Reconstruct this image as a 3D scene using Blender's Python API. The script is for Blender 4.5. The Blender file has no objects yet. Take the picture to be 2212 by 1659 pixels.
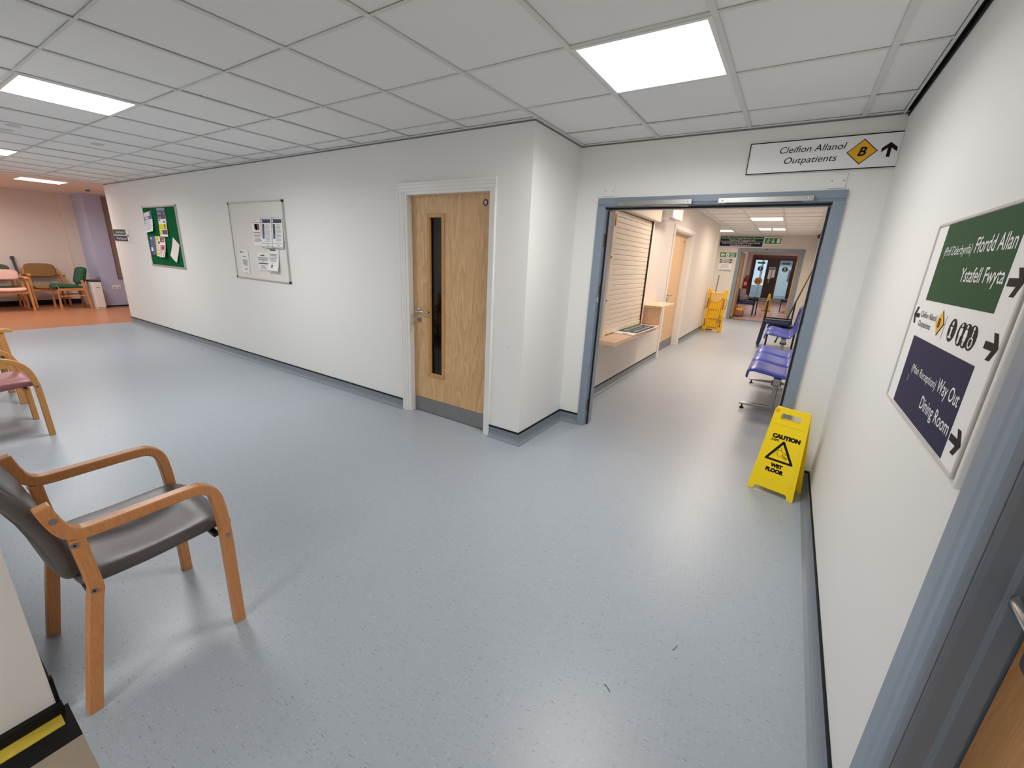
import bpy, bmesh, math, random
from mathutils import Vector, Matrix, noise
random.seed(7)
sc = bpy.context.scene
PI = math.pi

# ------------------------------------------------------------------ camera, world, lights, exposure
cam_d = bpy.data.cameras.new('camera'); cam = bpy.data.objects.new('camera', cam_d)
sc.collection.objects.link(cam); sc.camera = cam
cam_d.sensor_width = 36.0; cam_d.lens = 902.49 / 2212 * 36; cam_d.clip_start = 0.02; cam_d.clip_end = 200
cam.location = (0, 0, 1.4843); cam.rotation_euler = (1.2798, -0.0467, 0.5791)

w = bpy.data.worlds.new('daylight'); sc.world = w; w.use_nodes = True
bg = w.node_tree.nodes['Background']; bg.inputs['Color'].default_value = (0.72, 0.84, 1.0, 1); bg.inputs['Strength'].default_value = 1.2

sc.view_settings.view_transform = 'Standard'; sc.view_settings.look = 'None'
sc.view_settings.gamma = 1.0; sc.view_settings.use_curve_mapping = False
sc.view_settings.exposure = 0.0
sc.cycles.use_denoising = True; sc.cycles.use_adaptive_sampling = True; sc.cycles.adaptive_threshold = 0.02
sc.cycles.max_bounces = 9; sc.cycles.diffuse_bounces = 6; sc.cycles.glossy_bounces = 4
sc.cycles.transmission_bounces = 6; sc.cycles.transparent_max_bounces = 8
sc.cycles.sample_clamp_indirect = 4.0
LIGHT_COOL = (1.0, 0.985, 0.965); LIGHT_WARM = (1.0, 0.84, 0.70); LIGHT_PINK = (1.0, 0.92, 0.86)
E_MAIN, E_CORR, E_ORANGE, E_LOBBY = 25.0, 25.0, 20.0, 17.0   # watts per panel
GLOW = 6.0                                                     # radiance of the panel diffusers
SPREAD = math.radians(164)

# ------------------------------------------------------------------ materials
def s2l(v):
    v /= 255.0
    return v / 12.92 if v <= 0.04045 else ((v + 0.055) / 1.055) ** 2.4
def rgb(r, g, b): return (s2l(r), s2l(g), s2l(b), 1.0)
MATS = {}
def new_mat(name):
    m = bpy.data.materials.new(name); m.use_nodes = True; MATS[name] = m
    return m, m.node_tree, m.node_tree.nodes['Principled BSDF']
def mat(name, col, rough=0.5, metal=0.0, var=0.0, vscale=6.0, bump=0.0, bscale=200.0, spec=0.5, stretch=None):
    m, nt, p = new_mat(name)
    p.inputs['Roughness'].default_value = rough; p.inputs['Metallic'].default_value = metal
    p.inputs['Specular IOR Level'].default_value = spec
    p.inputs['Base Color'].default_value = col
    if var or bump:
        tc = nt.nodes.new('ShaderNodeTexCoord'); src = tc.outputs['Object']
        if stretch:
            mp = nt.nodes.new('ShaderNodeMapping'); mp.inputs['Scale'].default_value = stretch
            nt.links.new(src, mp.inputs['Vector']); src = mp.outputs['Vector']
    if var:
        n = nt.nodes.new('ShaderNodeTexNoise'); n.inputs['Scale'].default_value = vscale; n.inputs['Detail'].default_value = 5
        nt.links.new(src, n.inputs['Vector'])
        mx = nt.nodes.new('ShaderNodeMix'); mx.data_type = 'RGBA'
        mx.inputs['A'].default_value = tuple(c * (1 - var) for c in col[:3]) + (1,)
        mx.inputs['B'].default_value = tuple(min(1, c * (1 + var)) for c in col[:3]) + (1,)
        nt.links.new(n.outputs['Fac'], mx.inputs['Factor']); nt.links.new(mx.outputs['Result'], p.inputs['Base Color'])
    if bump:
        n2 = nt.nodes.new('ShaderNodeTexNoise'); n2.inputs['Scale'].default_value = bscale; n2.inputs['Detail'].default_value = 3
        nt.links.new(src, n2.inputs['Vector'])
        b = nt.nodes.new('ShaderNodeBump'); b.inputs['Strength'].default_value = bump; b.inputs['Distance'].default_value = 0.002
        nt.links.new(n2.outputs['Fac'], b.inputs['Height']); nt.links.new(b.outputs['Normal'], p.inputs['Normal'])
    return m
def emit(name, col, strength):
    m, nt, p = new_mat(name)
    p.inputs['Base Color'].default_value = (0.8, 0.8, 0.8, 1)
    p.inputs['Emission Color'].default_value = (*col, 1); p.inputs['Emission Strength'].default_value = strength
    return m
def wood(name, c1, c2, rough=0.45, scale=1.0, axis='Z', fine=1.0):
    """veneer / solid wood: stretched wavy grain along one axis"""
    m, nt, p = new_mat(name); p.inputs['Roughness'].default_value = rough
    tc = nt.nodes.new('ShaderNodeTexCoord'); mp = nt.nodes.new('ShaderNodeMapping')
    st = {'Z': (9, 9, 0.85), 'Y': (9, 0.85, 9), 'X': (0.85, 9, 9)}[axis]
    mp.inputs['Scale'].default_value = tuple(s * scale for s in st); nt.links.new(tc.outputs['Object'], mp.inputs['Vector'])
    n = nt.nodes.new('ShaderNodeTexNoise'); n.inputs['Scale'].default_value = 1.3; n.inputs['Detail'].default_value = 2; n.inputs['Distortion'].default_value = 0.6
    nt.links.new(mp.outputs['Vector'], n.inputs['Vector'])
    mul = nt.nodes.new('ShaderNodeMath'); mul.operation = 'MULTIPLY'; mul.inputs[1].default_value = 14.0 * fine
    nt.links.new(n.outputs['Fac'], mul.inputs[0])
    fr = nt.nodes.new('ShaderNodeMath'); fr.operation = 'FRACT'; nt.links.new(mul.outputs[0], fr.inputs[0])
    n2 = nt.nodes.new('ShaderNodeTexNoise'); n2.inputs['Scale'].default_value = 22; n2.inputs['Detail'].default_value = 4
    nt.links.new(mp.outputs['Vector'], n2.inputs['Vector'])
    ad = nt.nodes.new('ShaderNodeMath'); ad.operation = 'MULTIPLY_ADD'; ad.inputs[1].default_value = 0.45
    nt.links.new(fr.outputs[0], ad.inputs[0]); nt.links.new(n2.outputs['Fac'], ad.inputs[2])
    cr = nt.nodes.new('ShaderNodeValToRGB')
    cr.color_ramp.elements[0].position = 0.3; cr.color_ramp.elements[0].color = c1
    cr.color_ramp.elements[1].position = 1.0; cr.color_ramp.elements[1].color = c2
    nt.links.new(ad.outputs[0], cr.inputs['Fac']); nt.links.new(cr.outputs['Color'], p.inputs['Base Color'])
    return m
def vinyl(name, base, dark, light, rough=0.36):
    """speckled sheet vinyl: short directional dark and light flecks"""
    m, nt, p = new_mat(name)
    tc = nt.nodes.new('ShaderNodeTexCoord')
    def fleck(scale, rot, cut, keep, seed):
        mp = nt.nodes.new('ShaderNodeMapping'); mp.vector_type = 'TEXTURE'
        mp.inputs['Rotation'].default_value = (0, 0, rot); mp.inputs['Scale'].default_value = scale
        mp.inputs['Location'].default_value = (seed, seed * 0.7, 0)
        nt.links.new(tc.outputs['Object'], mp.inputs['Vector'])
        v = nt.nodes.new('ShaderNodeTexVoronoi'); v.inputs['Scale'].default_value = 1.0; v.voronoi_dimensions = '2D'
        nt.links.new(mp.outputs['Vector'], v.inputs['Vector'])
        sep = nt.nodes.new('ShaderNodeSeparateColor'); nt.links.new(v.outputs['Color'], sep.inputs['Color'])
        k = nt.nodes.new('ShaderNodeMath'); k.operation = 'LESS_THAN'; k.inputs[1].default_value = keep
        nt.links.new(sep.outputs['Red'], k.inputs[0])
        sz = nt.nodes.new('ShaderNodeMath'); sz.operation = 'MULTIPLY_ADD'; sz.inputs[1].default_value = cut; sz.inputs[2].default_value = cut * 0.35
        nt.links.new(sep.outputs['Green'], sz.inputs[0])
        d = nt.nodes.new('ShaderNodeMath'); d.operation = 'LESS_THAN'
        nt.links.new(v.outputs['Distance'], d.inputs[0]); nt.links.new(sz.outputs[0], d.inputs[1])
        mu = nt.nodes.new('ShaderNodeMath'); mu.operation = 'MULTIPLY'
        nt.links.new(k.outputs[0], mu.inputs[0]); nt.links.new(d.outputs[0], mu.inputs[1])
        return mu.outputs[0]
    n = nt.nodes.new('ShaderNodeTexNoise'); n.inputs['Scale'].default_value = 2.2; n.inputs['Detail'].default_value = 6
    nt.links.new(tc.outputs['Object'], n.inputs['Vector'])
    mp2 = nt.nodes.new('ShaderNodeMapping'); mp2.inputs['Rotation'].default_value = (0, 0, -0.13); mp2.inputs['Scale'].default_value = (18, 90, 1)
    nt.links.new(tc.outputs['Object'], mp2.inputs['Vector'])
    n2 = nt.nodes.new('ShaderNodeTexNoise'); n2.inputs['Scale'].default_value = 1; n2.inputs['Detail'].default_value = 3
    nt.links.new(mp2.outputs['Vector'], n2.inputs['Vector'])
    av = nt.nodes.new('ShaderNodeMath'); av.operation = 'MULTIPLY_ADD'; av.inputs[1].default_value = 0.5
    nt.links.new(n.outputs['Fac'], av.inputs[0])
    h = nt.nodes.new('ShaderNodeMath'); h.operation = 'MULTIPLY'; h.inputs[1].default_value = 0.5
    nt.links.new(n2.outputs['Fac'], h.inputs[0]); nt.links.new(h.outputs[0], av.inputs[2])
    mx = nt.nodes.new('ShaderNodeMix'); mx.data_type = 'RGBA'
    mx.inputs['A'].default_value = tuple(c * 0.92 for c in base[:3]) + (1,); mx.inputs['B'].default_value = tuple(c * 1.08 for c in base[:3]) + (1,)
    nt.links.new(av.outputs[0], mx.inputs['Factor'])
    out = mx.outputs['Result']
    for fac, col, amt in ((fleck((0.022, 0.0050, 1), 0.13, 0.26, 0.22, 0.0), dark, 0.30), (fleck((0.018, 0.0045, 1), 0.13, 0.25, 0.13, 3.3), light, 0.30),
                          (fleck((0.062, 0.013, 1), 0.13, 0.10, 0.17, 7.7), dark, 0.62), (fleck((0.050, 0.014, 1), 0.16, 0.075, 0.09, 5.1), light, 0.6)):
        a = nt.nodes.new('ShaderNodeMath'); a.operation = 'MULTIPLY'; a.inputs[1].default_value = amt; nt.links.new(fac, a.inputs[0])
        q = nt.nodes.new('ShaderNodeMix'); q.data_type = 'RGBA'; q.inputs['B'].default_value = col
        nt.links.new(a.outputs[0], q.inputs['Factor']); nt.links.new(out, q.inputs['A']); out = q.outputs['Result']
    nt.links.new(out, p.inputs['Base Color'])
    p.inputs['Roughness'].default_value = rough; p.inputs['Specular IOR Level'].default_value = 0.45
    nb = nt.nodes.new('ShaderNodeTexNoise'); nb.inputs['Scale'].default_value = 160
    nt.links.new(tc.outputs['Object'], nb.inputs['Vector'])
    b = nt.nodes.new('ShaderNodeBump'); b.inputs['Strength'].default_value = 0.12; b.inputs['Distance'].default_value = 0.001
    nt.links.new(nb.outputs['Fac'], b.inputs['Height']); nt.links.new(b.outputs['Normal'], p.inputs['Normal'])
    return m
def glass(name, tint, dark=0.0):
    m, nt, p = new_mat(name); nt.nodes.remove(p)
    o = nt.nodes['Material Output']
    t = nt.nodes.new('ShaderNodeBsdfTransparent'); t.inputs['Color'].default_value = tint
    g = nt.nodes.new('ShaderNodeBsdfGlossy'); g.inputs['Roughness'].default_value = 0.03
    f = nt.nodes.new('ShaderNodeFresnel'); f.inputs['IOR'].default_value = 1.5
    x = nt.nodes.new('ShaderNodeMixShader')
    nt.links.new(f.outputs[0], x.inputs['Fac']); nt.links.new(t.outputs[0], x.inputs[1]); nt.links.new(g.outputs[0], x.inputs[2])
    nt.links.new(x.outputs[0], o.inputs['Surface'])
    return m

m_wall = mat('wall_paint', rgb(232, 232, 230), 0.5, var=0.02, vscale=1.5, bump=0.10, bscale=260, spec=0.35)
m_cwall = mat('corridor_wall_paint', rgb(222, 215, 207), 0.5, var=0.02, vscale=1.5, bump=0.08, bscale=260, spec=0.35)
m_pink = mat('pink_wall_paint', rgb(224, 212, 204), 0.6, var=0.03, vscale=2)
m_lav = mat('lavender_wall_paint', rgb(182, 188, 220), 0.6, var=0.03, vscale=2)
m_tile = mat('ceiling_tile_face', rgb(238, 237, 236), 0.85, var=0.015, vscale=3, bump=0.25, bscale=420, spec=0.1)
m_tee = mat('ceiling_tee_paint', rgb(220, 219, 217), 0.5)
m_slabc = mat('ceiling_void', rgb(120, 118, 116), 0.9)
m_plaster = mat('orange_room_ceiling', rgb(228, 214, 202), 0.8, var=0.02)
m_black = mat('black_strip', rgb(15, 15, 16), 0.6, spec=0.25)
m_vinyl = vinyl('blue_grey_vinyl', rgb(162, 171, 180), rgb(104, 108, 116), rgb(208, 210, 214))
m_skirt = mat('vinyl_coving', rgb(124, 133, 142), 0.42, var=0.08, vscale=40)
m_orange = mat('orange_vinyl', rgb(184, 124, 88), 0.32, var=0.05, vscale=14)
m_beige = mat('beige_vinyl', rgb(150, 138, 122), 0.45, var=0.12, vscale=24, stretch=(1, 1, 1))
m_pinkfl = mat('pink_lobby_vinyl', rgb(205, 165, 152), 0.35, var=0.05, vscale=10)
m_yellowtape = mat('yellow_floor_tape', rgb(200, 176, 62), 0.55, var=0.22, vscale=38)
m_white = mat('white_gloss_paint', rgb(232, 231, 228), 0.28, bump=0.05, bscale=60)
m_frame = mat('grey_blue_gloss_paint', rgb(130, 143, 158), 0.30, var=0.05, vscale=9, bump=0.12, bscale=40)
m_frame2 = mat('slate_gloss_paint', rgb(112, 122, 135), 0.34, var=0.05, vscale=9, bump=0.12, bscale=40)
m_oak = wood('oak_veneer', rgb(188, 145, 98), rgb(220, 182, 134), 0.42, 0.62, 'Z', 0.8)
m_oak2 = wood('pale_oak_veneer', rgb(206, 166, 124), rgb(222, 186, 146), 0.45, 0.7, 'Z', 0.7)
m_bead = wood('oak_bead', rgb(176, 130, 78), rgb(200, 154, 98), 0.4, 1.0, 'Z')
m_ply = wood('orange_wood', rgb(172, 120, 68), rgb(190, 140, 88), 0.5, 1.2, 'Z')
m_beech = wood('beech_ply', rgb(186, 122, 70), rgb(204, 142, 88), 0.36, 1.6, 'Z')
m_beech_y = wood('honey_beech', rgb(190, 130, 68), rgb(208, 150, 86), 0.36, 1.6, 'Z')
m_lam = wood('beech_laminate', rgb(222, 184, 152), rgb(234, 200, 168), 0.4, 0.8, 'Y', 0.5)
m_steel = mat('brushed_steel', rgb(178, 178, 176), 0.32, 1.0, var=0.08, vscale=30, stretch=(1, 1, 12))
m_steelp = mat('kick_plate_steel', rgb(150, 150, 150), 0.42, 0.85, var=0.12, vscale=9)
m_chrome = mat('chrome', rgb(215, 214, 212), 0.12, 1.0)
m_brass = mat('worn_brass', rgb(176, 150, 84), 0.4, 0.8)
m_rust = mat('rusted_hinge', rgb(120, 88, 76), 0.65, 0.4, var=0.35, vscale=60)
m_gvinyl = mat('charcoal_upholstery', rgb(84, 80, 80), 0.34, var=0.06, vscale=10, bump=0.2, bscale=300)
m_rvinyl = mat('dusty_red_upholstery', rgb(150, 92, 96), 0.36, var=0.05, bump=0.15, bscale=300)
m_bgvinyl = mat('blue_grey_upholstery', rgb(92, 98, 110), 0.4, var=0.05, bump=0.15, bscale=300)
m_pvinyl = mat('pale_pink_upholstery', rgb(222, 178, 164), 0.5, var=0.06, bump=0.1)
m_olive = mat('olive_fabric', rgb(142, 106, 62), 0.85, var=0.08, vscale=40, bump=0.2, bscale=500)
m_green = mat('bottle_green_fabric', rgb(36, 88, 64), 0.85, var=0.08, vscale=40, bump=0.2, bscale=500)
m_dgreen = mat('dark_green_fabric', rgb(76, 90, 74), 0.85, var=0.08, vscale=40)
m_navyf = mat('navy_upholstery', rgb(36, 54, 108), 0.6, var=0.06, vscale=40, bump=0.1)
m_blueseat = mat('blue_moulded_plastic', rgb(66, 84, 176), 0.25, var=0.05, vscale=12)
m_greymetal = mat('silver_painted_metal', rgb(160, 160, 158), 0.35, 0.7)
m_blackm = mat('black_painted_metal', rgb(22, 22, 24), 0.4)
m_blackp = mat('black_plastic', rgb(18, 18, 20), 0.45)
m_yel = mat('yellow_plastic', rgb(248, 214, 4), 0.34, var=0.02, vscale=5, bump=0.04)
m_yel2 = mat('deep_yellow_plastic', rgb(238, 186, 26), 0.36, var=0.04, vscale=9)
m_yelpale = mat('pale_yellow_plastic', rgb(226, 186, 110), 0.4)
m_ink = mat('black_ink', rgb(18, 16, 16), 0.6, spec=0.2)
m_brownink = mat('brown_black_ink', rgb(34, 27, 24), 0.6, spec=0.2)
m_signw = mat('white_sign_face', rgb(238, 238, 238), 0.4, spec=0.3)
m_signg = mat('green_sign_face', rgb(30, 76, 44), 0.55, spec=0.2)
m_signn = mat('navy_sign_face', rgb(34, 34, 70), 0.55, spec=0.2)
m_signg2 = mat('emerald_sign_face', rgb(22, 128, 72), 0.4)
m_gold = mat('amber_sign_face', rgb(236, 176, 24), 0.35)
m_felt = mat('green_felt', rgb(14, 92, 50), 0.95, var=0.10, vscale=120, bump=0.3, bscale=700, spec=0.1)
m_alu = mat('aluminium_trim', rgb(196, 196, 194), 0.34, 0.8)
m_satin = mat('satin_light_grey', rgb(206, 205, 203), 0.3, 0.2)
m_wb = mat('whiteboard_face', rgb(226, 225, 221), 0.22)
m_paper = mat('white_paper', rgb(236, 235, 234), 0.6)
m_pinkp = mat('pinkish_paper', rgb(236, 222, 222), 0.7)
m_poly = mat('plastic_wallet', rgb(228, 229, 230), 0.12)
m_pgrey = mat('print_grey', rgb(146, 148, 154), 0.7); m_pmid = mat('print_mid_grey', rgb(112, 113, 118), 0.7)
m_pnavy = mat('print_navy', rgb(34, 42, 74), 0.6)
m_pblue = mat('print_blue', rgb(72, 98, 160), 0.6)
m_pyel = mat('print_yellow', rgb(222, 208, 50), 0.6)
m_pred = mat('print_crimson', rgb(150, 36, 62), 0.6)
m_ppink = mat('print_rose', rgb(196, 110, 130), 0.6)
m_pbrown = mat('print_brown', rgb(120, 84, 62), 0.6)
m_pdark = mat('print_charcoal', rgb(78, 76, 84), 0.6)
m_pbrick = mat('print_brick_red', rgb(164, 84, 80), 0.6)
m_porange = mat('print_orange', rgb(224, 150, 90), 0.6)
m_shut = mat('cream_powder_coat', rgb(236, 224, 206), 0.35, 0.0, bump=0.03)
m_red = mat('red_enamel', rgb(124, 18, 24), 0.4)
m_mark = mat('orange_red_ink', rgb(206, 84, 24), 0.5)
m_dkwood = wood('dark_stained_wood', rgb(38, 18, 16), rgb(58, 28, 24), 0.35, 1.0, 'Z')
m_mahog = wood('mahogany_wood', rgb(84, 34, 28), rgb(108, 48, 40), 0.35, 1.0, 'Z')
m_glassd = glass('tinted_door_glass', (0.62, 0.60, 0.62, 1))
m_glassb = glass('clear_door_glass', (0.80, 0.88, 0.88, 1))
m_frost = mat('frosted_film', rgb(188, 214, 220), 0.5)
m_cloth = mat('black_cloth', rgb(20, 20, 24), 0.9, var=0.2, vscale=30)
m_bagc = mat('brown_canvas', rgb(150, 110, 92), 0.8, var=0.15, vscale=20)
m_bagg = mat('grey_check_cloth', rgb(150, 150, 150), 0.8, var=0.4, vscale=60)
m_dirt = mat('ceiling_stain', rgb(208, 204, 194), 0.9, var=0.1, vscale=60)
m_pole = mat('dark_grey_tube', rgb(72, 72, 82), 0.5)
m_greywood = mat('brown_wood_handle', rgb(116, 92, 72), 0.5)
m_pdark2 = mat('dark_brown_pole', rgb(62, 48, 40), 0.5)
m_bluedisc = mat('dark_blue_disc', rgb(28, 34, 60), 0.4)
m_panelgb = mat('taupe_board', rgb(138, 122, 114), 0.7)
m_em = emit('lamp_cool', LIGHT_COOL, GLOW); m_ec = emit('lamp_warm', LIGHT_WARM, GLOW)
m_eo = emit('lamp_orange_room', LIGHT_PINK, GLOW); m_el = emit('lamp_lobby', LIGHT_PINK, GLOW)
m_exit = emit('lit_exit_face', (0.05, 0.42, 0.16), 0.5)

# ------------------------------------------------------------------ mesh helpers
C = sc.collection
class B:
    def __init__(self): self.bm = bmesh.new()
    def box(self, x0, x1, y0, y1, z0, z1):
        if x0 > x1: x0, x1 = x1, x0
        if y0 > y1: y0, y1 = y1, y0
        if z0 > z1: z0, z1 = z1, z0
        v = [self.bm.verts.new(p) for p in ((x0,y0,z0),(x1,y0,z0),(x1,y1,z0),(x0,y1,z0),(x0,y0,z1),(x1,y0,z1),(x1,y1,z1),(x0,y1,z1))]
        for f in ((0,3,2,1),(4,5,6,7),(0,1,5,4),(1,2,6,5),(2,3,7,6),(3,0,4,7)): self.bm.faces.new([v[i] for i in f])
        return self
    def prism(self, pts, axis, a, b):
        """polygon pts (2D) extruded along axis from a to b; axis 'x': pts=(y,z); 'y': (x,z); 'z': (x,y)"""
        def P(p, t): return (t, p[0], p[1]) if axis == 'x' else (p[0], t, p[1]) if axis == 'y' else (p[0], p[1], t)
        A = [self.bm.verts.new(P(p, a)) for p in pts]; Bv = [self.bm.verts.new(P(p, b)) for p in pts]
        n = len(pts)
        self.bm.faces.new(A); self.bm.faces.new(Bv[::-1])
        for i in range(n): self.bm.faces.new((A[i], Bv[i], Bv[(i+1)%n], A[(i+1)%n]))
        bmesh.ops.recalc_face_normals(self.bm, faces=self.bm.faces[:])
        return self
    def strip(self, path, thick, axis, a, b):
        """a flat band of given in-plane thickness following a 2D path, extruded along axis"""
        n = len(path); L = []; R = []
        for i in range(n):
            p = Vector(path[i]); t0 = (p - Vector(path[i-1])).normalized() if i else None
            t1 = (Vector(path[i+1]) - p).normalized() if i < n-1 else None
            t0 = t0 or t1; t1 = t1 or t0
            t = (t0 + t1).normalized(); nn = Vector((-t.y, t.x)); k = max(0.5, nn.dot(Vector((-t0.y, t0.x))))
            L.append(tuple(p + nn * (thick/2/k))); R.append(tuple(p - nn * (thick/2/k)))
        def P(p, t): return (t, p[0], p[1]) if axis == 'x' else (p[0], t, p[1]) if axis == 'y' else (p[0], p[1], t)
        rows = [[self.bm.verts.new(P(L[i], a)), self.bm.verts.new(P(R[i], a)), self.bm.verts.new(P(R[i], b)), self.bm.verts.new(P(L[i], b))] for i in range(n)]
        fs = [self.bm.faces.new(rows[0]), self.bm.faces.new(rows[-1][::-1])]
        for i in range(n-1):
            for k in range(4): fs.append(self.bm.faces.new((rows[i][k], rows[i+1][k], rows[i+1][(k+1)%4], rows[i][(k+1)%4])))
        bmesh.ops.recalc_face_normals(self.bm, faces=fs)
        return self
    def tube(self, path, r, n=10, cap=True):
        path = [Vector(p) for p in path]; rs = r if isinstance(r, (list, tuple)) else [r] * len(path)
        rings = []; up = None
        for i, p in enumerate(path):
            t = (path[min(i+1, len(path)-1)] - path[max(i-1, 0)]).normalized()
            if up is None: up = t.orthogonal().normalized()
            up = (up - t * up.dot(t)).normalized(); s = t.cross(up)
            rings.append([self.bm.verts.new(p + (up * math.cos(2*PI*k/n) + s * math.sin(2*PI*k/n)) * rs[i]) for k in range(n)])
        for i in range(len(rings)-1):
            for k in range(n): self.bm.faces.new((rings[i][k], rings[i][(k+1)%n], rings[i+1][(k+1)%n], rings[i+1][k]))
        if cap: self.bm.faces.new(rings[0][::-1]); self.bm.faces.new(rings[-1])
        return self
    def grid(self, nu, nv, fn, thick=0.0):
        """surface fn(u,v), u,v in 0..1; closed slab when thick is a function of (u,v)->offset vector"""
        top = [[self.bm.verts.new(fn(i/nu, j/nv)) for j in range(nv+1)] for i in range(nu+1)]
        for i in range(nu):
            for j in range(nv): self.bm.faces.new((top[i][j], top[i+1][j], top[i+1][j+1], top[i][j+1]))
        if thick:
            bot = [[self.bm.verts.new(Vector(fn(i/nu, j/nv)) + Vector(thick(i/nu, j/nv))) for j in range(nv+1)] for i in range(nu+1)]
            for i in range(nu):
                for j in range(nv): self.bm.faces.new((bot[i][j], bot[i][j+1], bot[i+1][j+1], bot[i+1][j]))
            for i in range(nu):
                self.bm.faces.new((top[i][0], bot[i][0], bot[i+1][0], top[i+1][0])); self.bm.faces.new((top[i+1][nv], bot[i+1][nv], bot[i][nv], top[i][nv]))
            for j in range(nv):
                self.bm.faces.new((top[0][j+1], bot[0][j+1], bot[0][j], top[0][j])); self.bm.faces.new((top[nu][j], bot[nu][j], bot[nu][j+1], top[nu][j+1]))
            bmesh.ops.recalc_face_normals(self.bm, faces=self.bm.faces[:])
        return self
    def cushion(self, w, d, t, fn=None, nu=18, nv=18, p=5.0, corner=0.22):
        """rounded pad, u along w, v along d, thickness t; fn(u,v,h)-> point maps local pad coordinates (metres)"""
        fn = fn or (lambda x, y, h: (x, y, h))
        def xy(u, v):
            k = corner
            return (u * (1 - k * 0.5 * abs(v)**6) * w/2, v * (1 - k * 0.5 * abs(u)**6) * d/2)
        def th(u, v):
            return t/2 * max(0.0, (1 - abs(u)**(2*p)))**0.4 * max(0.0, (1 - abs(v)**(2*p)))**0.4
        def sp(i, n):
            s = 2*i/n - 1
            return math.copysign(1 - (1 - abs(s))**1.7, s)
        rows = []
        for sgn in (1, -1):
            rows.append([[self.bm.verts.new(fn(*xy(sp(i,nu), sp(j,nv)), sgn*th(sp(i,nu), sp(j,nv)))) for j in range(nv+1)] for i in range(nu+1)])
        for s, T in enumerate(rows):
            for i in range(nu):
                for j in range(nv):
                    q = (T[i][j], T[i+1][j], T[i+1][j+1], T[i][j+1]); self.bm.faces.new(q if s == 0 else q[::-1])
        bmesh.ops.remove_doubles(self.bm, verts=self.bm.verts[:], dist=1e-5)
        bmesh.ops.recalc_face_normals(self.bm, faces=self.bm.faces[:])
        return self
    def lathe(self, prof, n=20, cx=0, cy=0):
        rings = [[self.bm.verts.new((cx + r*math.cos(2*PI*k/n), cy + r*math.sin(2*PI*k/n), z)) for k in range(n)] for r, z in prof]
        for i in range(len(rings)-1):
            for k in range(n): self.bm.faces.new((rings[i][k], rings[i][(k+1)%n], rings[i+1][(k+1)%n], rings[i+1][k]))
        self.bm.faces.new(rings[0][::-1]); self.bm.faces.new(rings[-1])
        return self
    def build(self, name, m, parent=None, bevel=0.0, smooth=False, seg=2):
        me = bpy.data.meshes.new(name)
        bmesh.ops.recalc_face_normals(self.bm, faces=self.bm.faces[:])
        self.bm.to_mesh(me); self.bm.free()
        for mm in (m if isinstance(m, (list, tuple)) else [m]): me.materials.append(mm)
        o = bpy.data.objects.new(name, me); C.objects.link(o)
        if parent: o.parent = parent
        if smooth:
            for p in me.polygons: p.use_smooth = True
        if bevel:
            md = o.modifiers.new('edge', 'BEVEL'); md.width = bevel; md.segments = seg; md.limit_method = 'ANGLE'; md.angle_limit = 0.6
            md.harden_normals = False
        return o
def struct(o): o['kind'] = 'structure'; return o
def tag(o, label, cat, group=None):
    o['label'] = label; o['category'] = cat
    if group: o['group'] = group
    return o
def thing(name, label, cat, loc=(0,0,0), rot=(0,0,0), group=None):
    o = bpy.data.objects.new(name, None); C.objects.link(o); o.location = loc; o.rotation_euler = rot; o.empty_display_size = 0.1
    return tag(o, label, cat, group)
def dup(root, loc, rot=None, label=None):
    r = root.copy(); C.objects.link(r); r.location = loc
    if rot is not None: r.rotation_euler = rot
    if label: r['label'] = label
    for ch in list(root.children):
        c = ch.copy(); C.objects.link(c); c.parent = r
        for g in list(ch.children):
            d = g.copy(); C.objects.link(d); d.parent = c
    return r
ON_BACK = (PI/2, 0, 0)               # face towards -y
ON_RIGHT = (PI/2, 0, -PI/2)          # face towards -x
ON_X = (PI/2, 0, PI/2)               # face towards +x
def link_mesh(name, me, m, parent):
    me.materials.clear(); me.materials.append(m)
    o = bpy.data.objects.new(name, me); C.objects.link(o)
    if parent: o.parent = parent
    return o
def shape(name, polys, m, parent, z=0.0, h=0.0006, holes=True):
    """flat shape(s) in the XY plane with holes, z..z+h"""
    cu = bpy.data.curves.new(name, 'CURVE'); cu.dimensions = '2D'; cu.fill_mode = 'BOTH'; cu.extrude = h/2
    for pl in polys:
        s = cu.splines.new('POLY'); s.points.add(len(pl)-1)
        for i, p in enumerate(pl): s.points[i].co = (p[0], p[1], 0, 1)
        s.use_cyclic_u = True
    t = bpy.data.objects.new('tmp', cu); C.objects.link(t)
    me = bpy.data.meshes.new_from_object(t.evaluated_get(bpy.context.evaluated_depsgraph_get()))
    bpy.data.objects.remove(t)
    me.transform(Matrix.Translation((0, 0, z + h/2)))
    me.name = name
    return link_mesh(name, me, m, parent)
CAP = {}
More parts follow.
